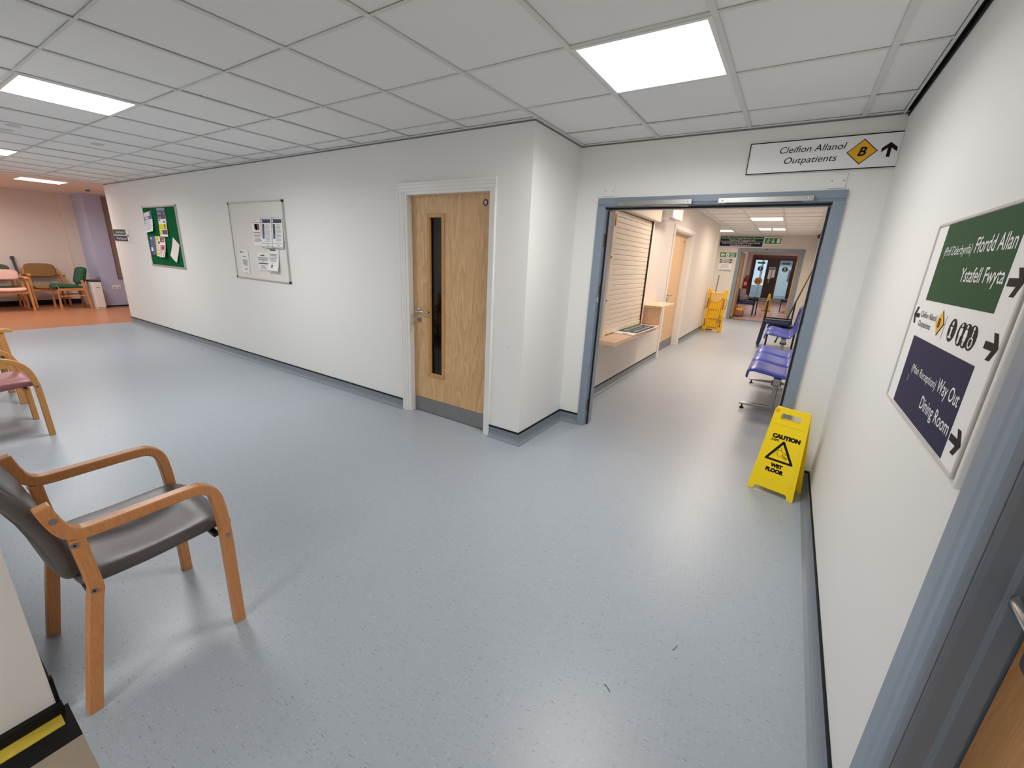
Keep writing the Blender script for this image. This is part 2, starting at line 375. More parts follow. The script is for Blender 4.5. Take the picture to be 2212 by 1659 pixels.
def text(s, m, parent, x0, x1, base, cap, z=0.001, shear=0.0, bold=0.0, h=0.0006, name='lettering', font_w=None):
    """one line of lettering fitted between x0 and x1 with cap height cap, standing on base"""
    cu = bpy.data.curves.new(name, 'FONT'); cu.body = s; cu.size = 1.0; cu.shear = shear; cu.offset = bold; cu.extrude = 0.0
    cu.resolution_u = 3
    t = bpy.data.objects.new('tmp', cu); C.objects.link(t)
    if 'H' not in CAP:
        c2 = bpy.data.curves.new('h', 'FONT'); c2.body = 'H'; c2.size = 1; o2 = bpy.data.objects.new('h', c2); C.objects.link(o2)
        mm = bpy.data.meshes.new_from_object(o2.evaluated_get(bpy.context.evaluated_depsgraph_get()))
        CAP['H'] = max(v.co.y for v in mm.vertices); bpy.data.objects.remove(o2)
    me = bpy.data.meshes.new_from_object(t.evaluated_get(bpy.context.evaluated_depsgraph_get()))
    bpy.data.objects.remove(t)
    xs = [v.co.x for v in me.vertices]; a, b = min(xs), max(xs); k = cap / CAP['H']
    for v in me.vertices: v.co = (x0 + (v.co.x - a) / (b - a) * (x1 - x0), base + v.co.y * k, z + h)
    me.name = name
    o = link_mesh(name, me, m, parent); o['kind'] = 'stuff'
    return o
def circle(cx, cy, r, n=28, ry=None): return [(cx + r*math.cos(2*PI*i/n), cy + (ry or r)*math.sin(2*PI*i/n)) for i in range(n)]
def rect(x0, x1, y0, y1): return [(x0,y0),(x1,y0),(x1,y1),(x0,y1)]
def rrect(x0, x1, y0, y1, r, n=4):
    o = []
    for cx, cy, a in ((x1-r,y0+r,-PI/2),(x1-r,y1-r,0),(x0+r,y1-r,PI/2),(x0+r,y0+r,PI)):
        for i in range(n+1): o.append((cx + r*math.cos(a+PI/2*i/n), cy + r*math.sin(a+PI/2*i/n)))
    return o
def stroke(path, wd):
    n = len(path); L = []; R = []
    for i in range(n):
        a = Vector(path[max(i-1,0)]); b = Vector(path[min(i+1,n-1)]); t = (b-a).normalized(); nn = Vector((-t.y, t.x))*wd/2
        L.append(tuple(Vector(path[i])+nn)); R.append(tuple(Vector(path[i])-nn))
    return L + R[::-1]
def arrow(cx, cy, w_, h_, ang=0.0, th=0.02):
    """open headed arrow pointing along +x before rotation, overall w_ x h_"""
    a = h_/2; x1 = w_/2; x0 = -w_/2; c_ = w_*0.29; k = 0.80
    pts = [(x0, th/2), (x1-c_-k*th/2, th/2), (x1-c_-k*a, a), (x1-k*a, a), (x1, 0), (x1-k*a, -a), (x1-c_-k*a, -a), (x1-c_-k*th/2, -th/2), (x0, -th/2)]
    c, s = math.cos(ang), math.sin(ang)
    return [(cx + x*c - y*s, cy + x*s + y*c) for x, y in pts]
def plate(name, x0, x1, y0, y1, z0, z1, m, parent, bevel=0.0): return B().box(x0,x1,y0,y1,z0,z1).build(name, m, parent, bevel)

# ------------------------------------------------------------------ room dimensions
Y1, Y2, XL, XC, XR, H = 2.750, 3.511, -10.39, -1.66, 0.375, 2.396
CX, CH, YE = -1.69, 2.48, 14.9           # corridor: left wall, ceiling height, end wall
YF = 0.065                                # wall behind the row of chairs
NY = -4.0

# ------------------------------------------------------------------ floors
b = B(); b.box(XL+0.03, XR+0.7, 0.088, Y1+0.2, -0.05, 0); b.box(-2.0, XR+0.7, Y1+0.2, 15.1, -0.05, 0); b.box(-4.0, -2.0, Y1+0.2, 5.6, -0.05, 0); b.box(-4.2, -2.0, 11.4, 15.1, -0.05, 0)
b.box(XL+0.03, -1.745, -0.1, 0.088, -0.05, 0)
struct(b.build('floor', m_vinyl))
fo = struct(B().box(-14.3, XL+0.03, -0.1, 4.8, -0.05, 0).build('floor', m_orange))
fb = struct(B().box(-1.58, XR+0.7, NY-0.1, 0.088, -0.05, 0).build('floor', m_beige))
b = B(); b.box(-1.745, -1.58, NY-0.1, 0.088, -0.05, -0.001); struct(b.build('floor', m_black))
struct(B().box(-1.712, -1.662, NY, 0.066, -0.001, 0.0012).build('trim_1', m_yellowtape))
# lobby floor rises gently towards the entrance doors
RY0, RY1, RZ = 15.1, 19.7, 0.28
struct(B().prism([(RY0,-0.05),(RY1+0.6,-0.05),(RY1+0.6,RZ),(RY1,RZ),(RY0,0.0)], 'x', -3.0, 1.6).build('floor', m_pinkfl))
def lobby_z(y): return max(0.0, (y-RY0)/(RY1-RY0)*RZ)
struct(B().box(-1.5, 0.1, 14.72, 15.1, 0, 0.003).build('trim_2', m_steelp))

# ------------------------------------------------------------------ walls
def wall(name, boxes, m):
    b = B()
    for bx in boxes: b.box(*bx)
    return struct(b.build(name, m))
DX0, DX1, DZ = -2.94, -1.992, 1.995        # oak door opening in the noticeboard wall
wall('wall_back', [(XL, DX0, Y1, Y1+0.14, 0, H+0.12), (DX1, XC, Y1, Y1+0.14, 0, H+0.12), (DX0, DX1, Y1, Y1+0.14, DZ, H+0.12)], m_wall)
wall('wall_return', [(XC-0.12, XC, Y1+0.14, Y2+0.12, 0, H+0.12)], m_wall)
OX0, OX1, OZ = -1.43, 0.15, 1.965           # double doorway
wall('wall_doorway', [(XC, OX0, Y2, Y2+0.12, 0, CH+0.1), (OX1, XR, Y2, Y2+0.12, 0, CH+0.1), (OX0, OX1, Y2, Y2+0.12, OZ, CH+0.1)], m_wall)
FY0, FY1 = 0.10, 1.03                      # side doorway opening in the wall nearest the camera
wall('wall_right', [(XR, XR+0.14, FY1, Y2+0.12, 0, CH+0.1), (XR, XR+0.14, FY0, FY1, 2.03, CH+0.1), (XR, XR+0.14, NY, FY0, 0, CH+0.1)], m_wall)
wall('wall_corridor_right', [(XR, XR+0.14, Y2+0.12, YE, 0, CH+0.1)], m_cwall)
wall('wall_front', [(-14.2, -1.735, YF-0.13, YF, 0, H+0.12)], m_wall)
wall('wall_entry', [(-1.865, -1.735, NY, YF-0.13, 0, H+0.12)], m_wall)
wall('wall_rear', [(-1.9, XR+0.2, NY-0.12, NY, 0, H+0.12)], m_wall)
CDY0, CDY1, CDZ = 7.20, 8.68, 2.07
SHY0, SHY1 = 4.42, 5.84
wall('wall_corridor_left', [(CX-0.12, CX, Y2+0.12, CDY0, 0, CH+0.1), (CX-0.12, CX, CDY1, 11.75, 0, CH+0.1), (CX-0.12, CX, CDY0, CDY1, CDZ, CH+0.1)], m_cwall)
EX0, EX1, EZ = -1.50, 0.09, 2.07
wall('wall_corridor_end', [(-4.1, EX0, YE, YE+0.14, 0, CH+0.1), (EX1, XR+0.14, YE, YE+0.14, 0, CH+0.1), (EX0, EX1, YE, YE+0.14, EZ, CH+0.1)], m_cwall)
wall('wall_recess', [(-4.1, CX-0.12, 11.63, 11.75, 0, CH+0.1), (-4.1, -4.0, 11.75, YE, 0, CH+0.1)], m_cwall)
# dark room behind the oak door
wall('wall_store', [(-4.1, -4.0, Y1+0.14, 5.6, 0, CH), (-4.1, CX-0.12, 5.5, 5.6, 0, CH), (-4.1, CX-0.1, Y1+0.14, 5.6, CH, CH+0.1)], m_wall)
# room behind corridor door
wall('wall_consulting', [(CX-0.5, CX-0.4, 7.0, 8.9, 0, CH)], m_cwall)
# side room behind the near door
wall('wall_side_room', [(XR+0.5, XR+0.6, NY, 2.0, 0, CH)], m_wall)
# orange-floored waiting area
wall('wall_waiting_back', [(-14.2, -14.0, YF, 3.05, 0, 2.6)], m_pink)
wall('wall_waiting_pier', [(-14.0, -13.0, 3.05, 4.8, 0, 2.6)], m_lav)
wall('wall_waiting_corner', [(-14.0, -13.8, 2.86, 3.05, 0, 2.6)], m_pink)
wall('wall_waiting_end', [(-13.0, XL, 4.7, 4.8, 0, 2.6)], m_pink)
wall('wall_waiting_side', [(XL, XL+0.14, Y1+0.14, 4.8, 0, 2.6)], m_pink)
# entrance lobby
wall('wall_lobby_left', [(-1.75, -1.6, YE+0.14, 19.9, 0, 2.7)], m_pink)
wall('wall_lobby_right', [(0.9, 1.05, YE+0.14, 19.9, 0, 2.7)], m_pink)
LX0, LX1, LZ = -1.47, 0.06, 2.08
wall('wall_lobby_end', [(-1.75, LX0, 19.7, 19.9, 0, 2.7), (LX1, 1.05, 19.7, 19.9, 0, 2.7), (LX0, LX1, 19.7, 19.9, LZ, 2.7)], m_pink)
struct(B().box(-1.75, 1.05, YE+0.14, 19.9, 2.62, 2.7).build('ceiling', m_plaster))

# ------------------------------------------------------------------ skirting: coved vinyl with black capping strip
def sweep(poly, prof, side, name, m, parent=None):
    """profile (d,z) swept along a floor polyline; d measured from the wall into the room (side=+1: left of travel)"""
    bm = bmesh.new(); n = len(poly); rows = []
    for i in range(n):
        p = Vector(poly[i]); ns = []
        if i: t = (p - Vector(poly[i-1])).normalized(); ns.append(Vector((-t.y, t.x))*side)
        if i < n-1: t = (Vector(poly[i+1]) - p).normalized(); ns.append(Vector((-t.y, t.x))*side)
        nn = ns[0] if len(ns) == 1 else (ns[0] + ns[1]) / (1 + ns[0].dot(ns[1]))
        rows.append([bm.verts.new((p.x + nn.x*d, p.y + nn.y*d, z)) for d, z in prof])
    k = len(prof)
    for i in range(n-1):
        for j in range(k): bm.faces.new((rows[i][j], rows[i+1][j], rows[i+1][(j+1)%k], rows[i][(j+1)%k]))
    bm.faces.new(rows[0]); bm.faces.new(rows[-1][::-1])
    o = B(); o.bm.free(); o.bm = bm
    return o.build(name, m, parent)
COVE = [(0,0),(0,0.092),(0.004,0.092),(0.005,0.040),(0.008,0.026),(0.014,0.014),(0.024,0.006),(0.040,0.0012),(0.040,0)]
CAPP = [(0,0.089),(0,0.102),(0.006,0.102),(0.008,0.089)]
def skirt(name, poly, side):
    o = struct(sweep(poly, COVE, side, name, m_skirt)); c = sweep(poly, CAPP, side, 'cap_strip', m_black, o); c['label'] = 'black capping strip'
    return o
skirt('baseboard_back', [(XL,Y1),(-3.005,Y1)], -1)
skirt('baseboard_corner', [(-1.957,Y1),(XC,Y1),(XC,Y2),(-1.46,Y2)], -1)
skirt('baseboard_right', [(0.183,Y2),(XR,Y2),(XR,1.10)], -1)
COVE_WIDE, COVE = COVE, [(0,0),(0,0.092),(0.004,0.092),(0.005,0.020),(0.008,0.006),(0.013,0.001),(0.013,0)]
skirt('baseboard_front', [(XL,YF),(-1.74,YF)], 1)
COVE = COVE_WIDE
skirt('baseboard_corridor_left', [(CX,Y2+0.16),(CX,7.12)], -1)
skirt('baseboard_corridor_far', [(CX,8.76),(CX,11.75),(-4.0,11.75)], -1)
skirt('baseboard_corridor_right', [(XR,YE),(XR,Y2+0.16)], -1)
struct(B().prism([(-14.0,YF),(-14.0,2.86),(-13.99,2.86),(-13.99,YF)], 'z', 0, 0.11).build('baseboard_waiting', m_black))
struct(B().box(-13.0,-12.992,3.05,4.7,0,0.03).build('baseboard_pier', m_black))
struct(B().box(-1.735,-1.712,NY,YF+0.012,0,0.035).build('baseboard_entry', m_black))

struct(B().box(-1.752, -1.7332, YF, YF+0.010, 0, 0.13).build('trim_8', m_black))

# ------------------------------------------------------------------ suspended ceilings
def tile_mesh(w_, d_):
    me_b = B(); e = 0.0
    me_b.box(-w_/2, w_/2, -d_/2, d_/2, 0, 0.015)
    me = bpy.data.meshes.new('ceiling_tile'); bmesh.ops.recalc_face_normals(me_b.bm, faces=me_b.bm.faces[:]); me_b.bm.to_mesh(me); me_b.bm.free(); me.materials.append(m_tile)
    return me
TM = {}
def place_tile(parent, x0, x1, y0, y1, z):
    w_, d_ = round(x1-x0, 3), round(y1-y0, 3)
    if w_ < 0.02 or d_ < 0.02: return
    me = TM.get((w_, d_)) or TM.setdefault((w_, d_), tile_mesh(w_, d_))
    o = bpy.data.objects.new('ceiling_tile', me); C.objects.link(o); o.parent = parent
    o.location = ((x0+x1)/2, (y0+y1)/2, z + 0.008 + random.uniform(-0.0012, 0.0012))
    o.rotation_euler = (random.uniform(-0.0012,0.0012), random.uniform(-0.0012,0.0012), 0)
def ceiling(parent, regions, z, gx, dx, gy, dy, skip):
    for (x0, x1, y0, y1) in regions:
        k0, k1 = math.floor((x0-gx)/dx), math.ceil((x1-gx)/dx); j0, j1 = math.floor((y0-gy)/dy), math.ceil((y1-gy)/dy)
        for k in range(k0, k1):
            for j in range(j0, j1):
                if (k, j) in skip: continue
                a, c = max(x0, gx+k*dx), min(x1, gx+(k+1)*dx); e, f = max(y0, gy+j*dy), min(y1, gy+(j+1)*dy)
                place_tile(parent, a+0.004, c-0.004, e+0.004, f-0.004, z)
        for k in range(k0, k1+1):
            x = gx+k*dx
            if x0+0.03 < x < x1-0.03: B().box(x-0.012, x+0.012, y0, y1, z-0.001, z+0.005).build('main_tee', m_tee, parent)
        for j in range(j0, j1+1):
            y = gy+j*dy
            if y0+0.03 < y < y1-0.03:
                for k in range(k0, k1):
                    a, c = max(x0, gx+k*dx+0.012), min(x1, gx+(k+1)*dx-0.012)
                    if c-a > 0.02: B().box(a, c, y-0.0065, y+0.0065, z+0.0005, z+0.005).build('cross_tee', m_tee, parent)
GX, DXT, GY, DYT = -0.437, 0.604, 2.57, 0.598
b = B(); b.box(XL-0.02, XR+0.1, YF-0.1, Y1+0.1, H+0.04, H+0.12); b.box(XC-0.1, XR+0.1, Y1+0.1, Y2+0.1, H+0.04, H+0.12); b.box(-1.85, XR+0.1, NY, YF-0.1, H+0.04, H+0.12)
ceil = struct(b.build('ceiling', m_slabc))
main_lights = [(-1, -1), (-7, -3), (-13, -3), (-1, -8), (-1, -10)]  # last panel is added out of view to brighten the white entry wall
skip_main = set(main_lights)
ceiling(ceil, [(XL, -1.645, YF, Y1), (-1.645, XR-0.028, NY, Y2)], H, GX, DXT, GY, DYT, skip_main)
B().box(-1.657, -1.633, NY, Y2, H-0.001, H+0.005).build('main_tee', m_tee, ceil)
# wall-edge trims and the dark shadow gap under them
def edge(poly, side, w_=0.022, gap=0.020):
    o = struct(sweep(poly, [(0,H-0.002),(w_,H-0.002),(w_,H+0.004),(0,H+0.004)], side, 'trim_3', m_tee))
    sweep(poly, [(0,H-0.002-gap*0.45),(0.005,H-0.002-gap*0.45),(0.005,H-0.002),(0,H-0.002)], side, 'shadow_batten', m_slabc, o)
edge([(XL,Y1),(XC,Y1),(XC,Y2),(XR,Y2)], -1)
edge([(XL,YF),(-1.74,YF)], 1)
struct(B().box(XR-0.028, XR-0.022, NY, Y2, H-0.012, H+0.04).build('trim_4', m_tee))
struct(B().box(XR-0.022, XR-0.001, NY, Y2, H+0.012, H+0.04).build('trim_5', m_black))
struct(B().box(XR-0.006, XR, NY, Y2, H-0.022, H+0.012).build('trim_6', m_black))
# waiting-area ceiling
cw = struct(B().box(-14.2, XL-0.02, YF-0.1, 4.8, 2.40, 2.52).build('ceiling', m_plaster))
# corridor ceiling
b = B(); b.box(CX-0.1, XR+0.1, Y2+0.12, YE+0.05, CH+0.04, CH+0.1); b.box(-4.1, CX-0.1, 11.6, YE+0.05, CH+0.04, CH+0.1)
ceilc = struct(b.build('ceiling', m_slabc))
CGX, CDX, CGY, CDY = -0.965, 0.604, 9.90, 0.60
corr_lights = [(0, 0), (0, 4), (-2, 5), (0, -7), (0, -4)]
ceiling(ceilc, [(CX, XR, Y2+0.12, YE), (-4.0, CX, 11.75, YE)], CH, CGX, CDX, CGY, CDY, set(corr_lights))

def panel_light(loc, w_, d_, label, m, twin=False, dim=1.0):
    t = thing('ceiling_light', label, 'ceiling light', loc, (0,0,0), 'recessed ceiling light panels')
    f = B()
    for bx in ((-w_/2,w_/2,-d_/2,-d_/2+0.018),(-w_/2,w_/2,d_/2-0.018,d_/2),(-w_/2,-w_/2+0.018,-d_/2+0.018,d_/2-0.018),(w_/2-0.018,w_/2,-d_/2+0.018,d_/2-0.018)): f.box(*bx, -0.003, 0.02)
    f.build('light_frame', m_white, t)
    if twin:
        for s in (-1, 1): B().box(min(s*0.02, s*(w_/2-0.018)), max(s*0.02, s*(w_/2-0.018)), -d_/2+0.018, d_/2-0.018, 0.002, 0.012).build('diffuser', m, t)
        B().box(-0.02, 0.02, -d_/2+0.018, d_/2-0.018, -0.002, 0.012).build('centre_rib', m_white, t)
    else:
        B().box(-w_/2+0.018, w_/2-0.018, -d_/2+0.018, d_/2-0.018, 0.002, 0.012).build('diffuser', m, t)
    col, en = {m_em.name: (LIGHT_COOL, E_MAIN), m_ec.name: (LIGHT_WARM, E_CORR), m_eo.name: (LIGHT_PINK, E_ORANGE), m_el.name: (LIGHT_PINK, E_LOBBY)}[m.name]
    ld = bpy.data.lights.new('panel_lamp', 'AREA'); ld.shape = 'RECTANGLE'; ld.size = w_-0.04; ld.size_y = d_-0.04; ld.energy = en*dim; ld.color = col; ld.spread = SPREAD
    lo = bpy.data.objects.new('panel_lamp', ld); C.objects.link(lo); lo.parent = t; lo.location = (0, 0, -0.004)
    return t
def cell(gx, dx, gy, dy, k, j): return (gx+(k+0.5)*dx, gy+(j+0.5)*dy)
labs = ['square recessed light panel in the ceiling near the grey double doorway', 'square recessed light panel over the row of wooden chairs',
        'far recessed light panel before the orange floored area', 'recessed light panel above the entry, nearer the hall', 'added unseen light panel above the far end of the entry']
for (k, j), lb, dm in zip(main_lights, labs, (0.79, 1.06, 1.05, 0.44, 1.2)):
    x, y = cell(GX, DXT, GY, DYT, k, j); panel_light((x, y, H), 0.585, 0.580, lb, m_em, dim=dm)
panel_light((-11.2, 2.15, 2.397), 0.6, 0.58, 'bright ceiling light panel over the orange floor', m_eo)
panel_light((-12.4, 1.2, 2.397), 0.6, 0.58, 'ceiling light panel over the pink and olive chairs', m_eo)
labs = ['nearest visible corridor ceiling light beyond the double doorway', 'twin corridor ceiling light with a centre rib', 'corridor ceiling light half behind the wall corner',
        'corridor ceiling light above the roller shutter', 'corridor ceiling light above the wide oak door']
for (k, j), lb in zip(corr_lights, labs):
    x, y = cell(CGX, CDX, CGY, CDY, k, j); panel_light((x, y, CH), 0.585, 0.582, lb, m_ec, twin=(j == 4))
panel_light((-0.5, 17.4, 2.617), 0.6, 0.6, 'ceiling light in the pink entrance lobby', m_el)
# ceiling stains and the detector
for x, y, r in ((-6.18,1.66,0.11),(-6.02,1.07,0.10),(-6.33,1.07,0.10)):
    pts = [(x + r*(0.7+0.3*noise.noise((i*0.9, x, y)))*math.cos(2*PI*i/16), y + 0.6*r*(0.8+0.4*noise.noise((i*1.3, y, x)))*math.sin(2*PI*i/16)) for i in range(16)]
    B().prism(pts, 'z', H+0.0055, H+0.0075).build('stain', m_dirt, ceil)
t = thing('smoke_detector', 'small round smoke detector on the orange lit ceiling', 'smoke detector', (-11.74, 2.86, 2.40))
B().lathe([(0.055,0),(0.055,-0.015),(0.045,-0.02)]).build('base', m_white, t); B().lathe([(0.038,-0.02),(0.034,-0.042),(0.02,-0.046)]).build('sensor', m_pdark, t)

# ------------------------------------------------------------------ oak door in the noticeboard wall
d1 = struct(thing('door_1', '', '')); del d1['label']; del d1['category']
LX = (-2.905, -2.026); LY = Y1+0.06
b = B(); wx0, wx1, wz0, wz1 = -2.702, -2.545, 0.40, 1.80
for bx in ((LX[0],wx0,0.006,1.981),(wx1,LX[1],0.006,1.981),(wx0,wx1,0.006,wz0),(wx0,wx1,wz1,1.981)): b.box(bx[0],bx[1],LY,LY+0.044,bx[2],bx[3])
lf = b.build('door_leaf', m_oak, d1)
b = B()
def rim(b, x0, x1, z0, z1, wd, y0, y1):
    b.prism([(x0,z0),(x1,z0),(x1-wd,z0+wd),(x0+wd,z0+wd)], 'y', y0, y1); b.prism([(x1,z0),(x1,z1),(x1-wd,z1-wd),(x1-wd,z0+wd)], 'y', y0, y1)
    b.prism([(x1,z1),(x0,z1),(x0+wd,z1-wd),(x1-wd,z1-wd)], 'y', y0, y1); b.prism([(x0,z1),(x0,z0),(x0+wd,z0+wd),(x0+wd,z1-wd)], 'y', y0, y1)
rim(b, -2.722, -2.525, 0.38, 1.82, 0.030, LY-0.010, LY+0.002); rim(b, -2.712, -2.535, 0.39, 1.81, 0.022, LY-0.002, LY+0.014)
b.build('vision_panel_bead', m_bead, d1, 0.003)
B().box(wx0, wx1, LY+0.018, LY+0.024, wz0, wz1).build('vision_panel_glass', m_glassd, d1)
B().box(LX[0]+0.004, LX[1]-0.004, LY-0.0025, LY+0.001, 0.008, 0.152).build('kick_plate', m_steelp, d1)
hd = B(); hd.lathe([(0.026,0),(0.026,0.009),(0.022,0.011)], 20); hd.bm.transform(Matrix.Translation((-2.838, LY, 0.985)) @ Matrix.Rotation(PI/2, 4, 'X'))
hd.tube([(-2.838,LY-0.008,0.985),(-2.838,LY-0.038,0.985),(-2.834,LY-0.050,0.985),(-2.822,LY-0.055,0.985),(-2.74,LY-0.055,0.985),(-2.712,LY-0.052,0.985),(-2.702,LY-0.040,0.985),(-2.700,LY-0.022,0.985)], 0.0095, 12)
hh = hd.build('door_handle', m_steel, d1, smooth=True)
es = B(); es.lathe([(0.025,0),(0.025,0.008),(0.021,0.010)], 20); es.bm.transform(Matrix.Translation((-2.838, LY, 0.908)) @ Matrix.Rotation(PI/2, 4, 'X'))
es = es.build('lock_rose', m_steelp, d1)
ky = B(); ky.box(-2.840,-2.836,LY-0.045,LY-0.008,0.903,0.913); ky.lathe([(0.013,0),(0.013,0.003)], 14, 0, 0); 
ky.bm.transform(Matrix.Identity(4)); 
kk = B(); kk.box(-2.840,-2.836,LY-0.050,LY-0.008,0.902,0.914); kk.box(-2.8405,-2.8355,LY-0.062,LY-0.048,0.896,0.920)
kk.tube([(-2.838,LY-0.058+0.016*math.sin(a),0.880+0.020*math.cos(a)) for a in [2*PI*i/14 for i in range(15)]], 0.0012, 6)
kk.box(-2.847,-2.844,LY-0.066,LY-0.050,0.822,0.866)
kk.build('key', m_chrome, es); ky.bm.free()
dk = B(); dk.lathe([(0.025,0),(0.025,0.002)], 24); dk.bm.transform(Matrix.Translation((-2.104, LY, 1.892)) @ Matrix.Rotation(PI/2, 4, 'X'))
dk = dk.build('fire_door_disc', m_bluedisc, d1); 
for z0, z1, hw in ((1.897,1.904,0.010),(1.889,1.894,0.016),(1.879,1.886,0.012)): pass
g = B(); g.box(-2.114,-2.094,LY-0.0028,LY-0.0018,1.897,1.905); g.box(-2.120,-2.088,LY-0.0028,LY-0.0018,1.888,1.893); g.box(-2.115,-2.093,LY-0.0028,LY-0.0018,1.878,1.884); g.build('print', m_signw, dk)
b = B(); b.box(DX0, DX0+0.030, Y1-0.002, Y1+0.14, 0, DZ-0.030); b.box(DX1-0.030, DX1, Y1-0.002, Y1+0.14, 0, DZ-0.030); b.box(DX0, DX1, Y1-0.002, Y1+0.14, DZ-0.030, DZ+0.02)
b.build('door_lining', m_white, d1, 0.002)
b = B(); b.box(DX0+0.030, DX0+0.032, Y1+0.03, Y1+0.058, 0, DZ-0.03); b.box(DX1-0.046, DX1-0.0301, Y1+0.106, Y1+0.13, 0, DZ-0.046); b.box(DX0+0.0301, DX0+0.046, Y1+0.106, Y1+0.13, 0, DZ-0.046); b.box(DX0+0.0301, DX1-0.03, Y1+0.106, Y1+0.13, DZ-0.046, DZ-0.03)
b.build('door_stop', m_white, d1)
fx0, fx1, fz = -3.005, -1.957, 2.058; aw = 0.068
APR = [(0,0),(0,0.018),(0.018,0.018),(0.021,0.013),(0.044,0.013),(0.047,0.008),(aw,0.008),(aw,0)]
B().prism([(fx0+d, Y1-h) for d, h in APR], 'z', 0, fz-aw).build('architrave', m_white, d1, 0.0012)
B().prism([(fx1-d*0.88, Y1-h) for d, h in APR], 'z', 0, fz-aw).build('architrave', m_white, d1, 0.0012)
B().prism([(Y1-h, fz-d) for d, h in APR], 'x', fx0, fx1).build('architrave', m_white, d1, 0.0012)
B().box(DX0+0.0301, DX0+0.036, Y1-0.001, Y1+0.026, 0, DZ-0.031).build('lining_bead', m_white, d1, 0.001)

# ------------------------------------------------------------------ grey-blue double doorway frame
d2 = struct(thing('door_2', '', '')); del d2['label']; del d2['category']
ax0, ax1, az = -1.461, 0.183, 1.993
for s, x0 in ((1, ax0), (-1, ax1)):
    xs = lambda d: x0 + s*d
    B().prism([(xs(0),Y2),(xs(0),Y2-0.022),(xs(0.044),Y2-0.022),(xs(0.054),Y2-0.014),(xs(0.064),Y2-0.012),(xs(0.064),Y2)], 'z', 0, az-0.064).build('architrave', m_frame, d2, 0.0015)
    B().prism([(xs(0.031),Y2),(xs(0.068),Y2),(xs(0.068),Y2+0.056),(xs(0.083),Y2+0.056),(xs(0.083),Y2+0.125),(xs(0.031),Y2+0.125)], 'z', 0, 1.9095).build('jamb', m_frame, d2, 0.002)
    B().box(xs(0.069), xs(0.082), Y2+0.045, Y2+0.055, 0, 1.90).build('seal', m_blackp, d2)
B().prism([(Y2,az),(Y2-0.022,az),(Y2-0.022,az-0.044),(Y2-0.014,az-0.054),(Y2-0.012,az-0.064),(Y2,az-0.064)], 'x', ax0, ax1).build('architrave', m_frame, d2, 0.0015)
B().prism([(Y2,OZ),(Y2,1.925),(Y2+0.056,1.925),(Y2+0.056,1.910),(Y2+0.125,1.910),(Y2+0.125,OZ)], 'x', ax0+0.031, ax1-0.031).build('jamb', m_frame, d2, 0.002)
B().box(ax0+0.07, ax1-0.07, Y2+0.045, Y2+0.055, 1.911, 1.924).build('seal', m_blackp, d2)
# corridor-side face of the frame
for x0, x1, z0, z1 in ((ax0, ax0+0.075, 0, az-0.075), (ax1-0.075, ax1, 0, az-0.075), (ax0, ax1, az-0.075, az)): B().box(x0, x1, Y2+0.12, Y2+0.138, z0, z1).build('architrave', m_frame, d2)
for z, h_, mm, lb in ((1.67,0.052,m_rust,'rusty brown hinge leaf'), (1.26,0.05,m_steelp,'steel strike plate'), (0.20,0.055,m_rust,'rusty brown hinge leaf')):
    hg = B().box(ax0+0.0675, ax0+0.0705, Y2+0.006, Y2+0.040, z-h_, z+h_).build('hinge' if mm is m_rust else 'strike_plate', mm, d2); hg['label'] = lb
    if mm is m_steelp:
        for k in range(3): B().box(ax0+0.070, ax0+0.0712, Y2+0.014, Y2+0.030, z-0.03+k*0.024, z-0.016+k*0.024).build('slot', m_blackp, hg)
        B().box(ax0+0.0675, ax0+0.071, Y2-0.002, Y2+0.014, z-0.105, z-0.06).build('latch_keep', m_chrome, d2)
b = B()
for z in (1.62, 1.08, 0.5): b.box(ax1-0.0705, ax1-0.0675, Y2+0.008, Y2+0.036, z-0.05, z+0.05)
b.build('hinge', m_frame2, d2)
# blanking plates above the frame
for x, lb in ((-1.378, 'small white blanking plate above the doorway corner nearest the oak door'), (0.117, 'small white blanking plate under the hanging outpatients sign')):
    t = thing('blanking_plate', lb, 'wall plate', (x, Y2, 2.047), ON_BACK, 'blanking plates above the double doorway')
    B().box(-0.043,0.043,-0.043,0.043,0,0.008).build('plate', m_white, t, 0.002)
    for s in (-1,1): B().lathe([(0.0035,0.008),(0.0035,0.0088)], 10, s*0.03, 0).build('screw', m_pdark, t)
# door closers on the head of the frame
for x0, x1, lb, armd in ((-1.285,-0.722,'steel door closer on the frame head nearest the oak door, its thin arm hanging', True), (-0.548,0.014,'steel door closer on the frame head below the hanging sign', False)):
    t = thing('door_closer', lb, 'door closer', ((x0+x1)/2, Y2-0.022, 1.945), ON_BACK, 'door closers over the double doorway')
    w_ = x1-x0
    B().box(-w_/2,w_/2,-0.017,0.017,0,0.036).build('body', m_steel, t, 0.002)
    for s in (-1,1):
        B().box(s*(w_/2-0.003)-0.002, s*(w_/2-0.003)+0.002, -0.018, 0.018, 0, 0.037).build('end_cap', m_steelp, t)
        B().lathe([(0.005,0.036),(0.005,0.038),(0.003,0.0385)], 12, s*(w_/2-0.028), 0).build('screw', m_chrome, t)
    if armd: B().box(-0.06, 0.26, -0.024, -0.0195, 0.012, 0.028).build('arm', m_steelp, t).rotation_euler = (0,0,-0.03)
    else: B().box(-w_/2+0.05, w_/2-0.06, -0.020, -0.0165, 0.006, 0.03).build('track', m_blackp, t)

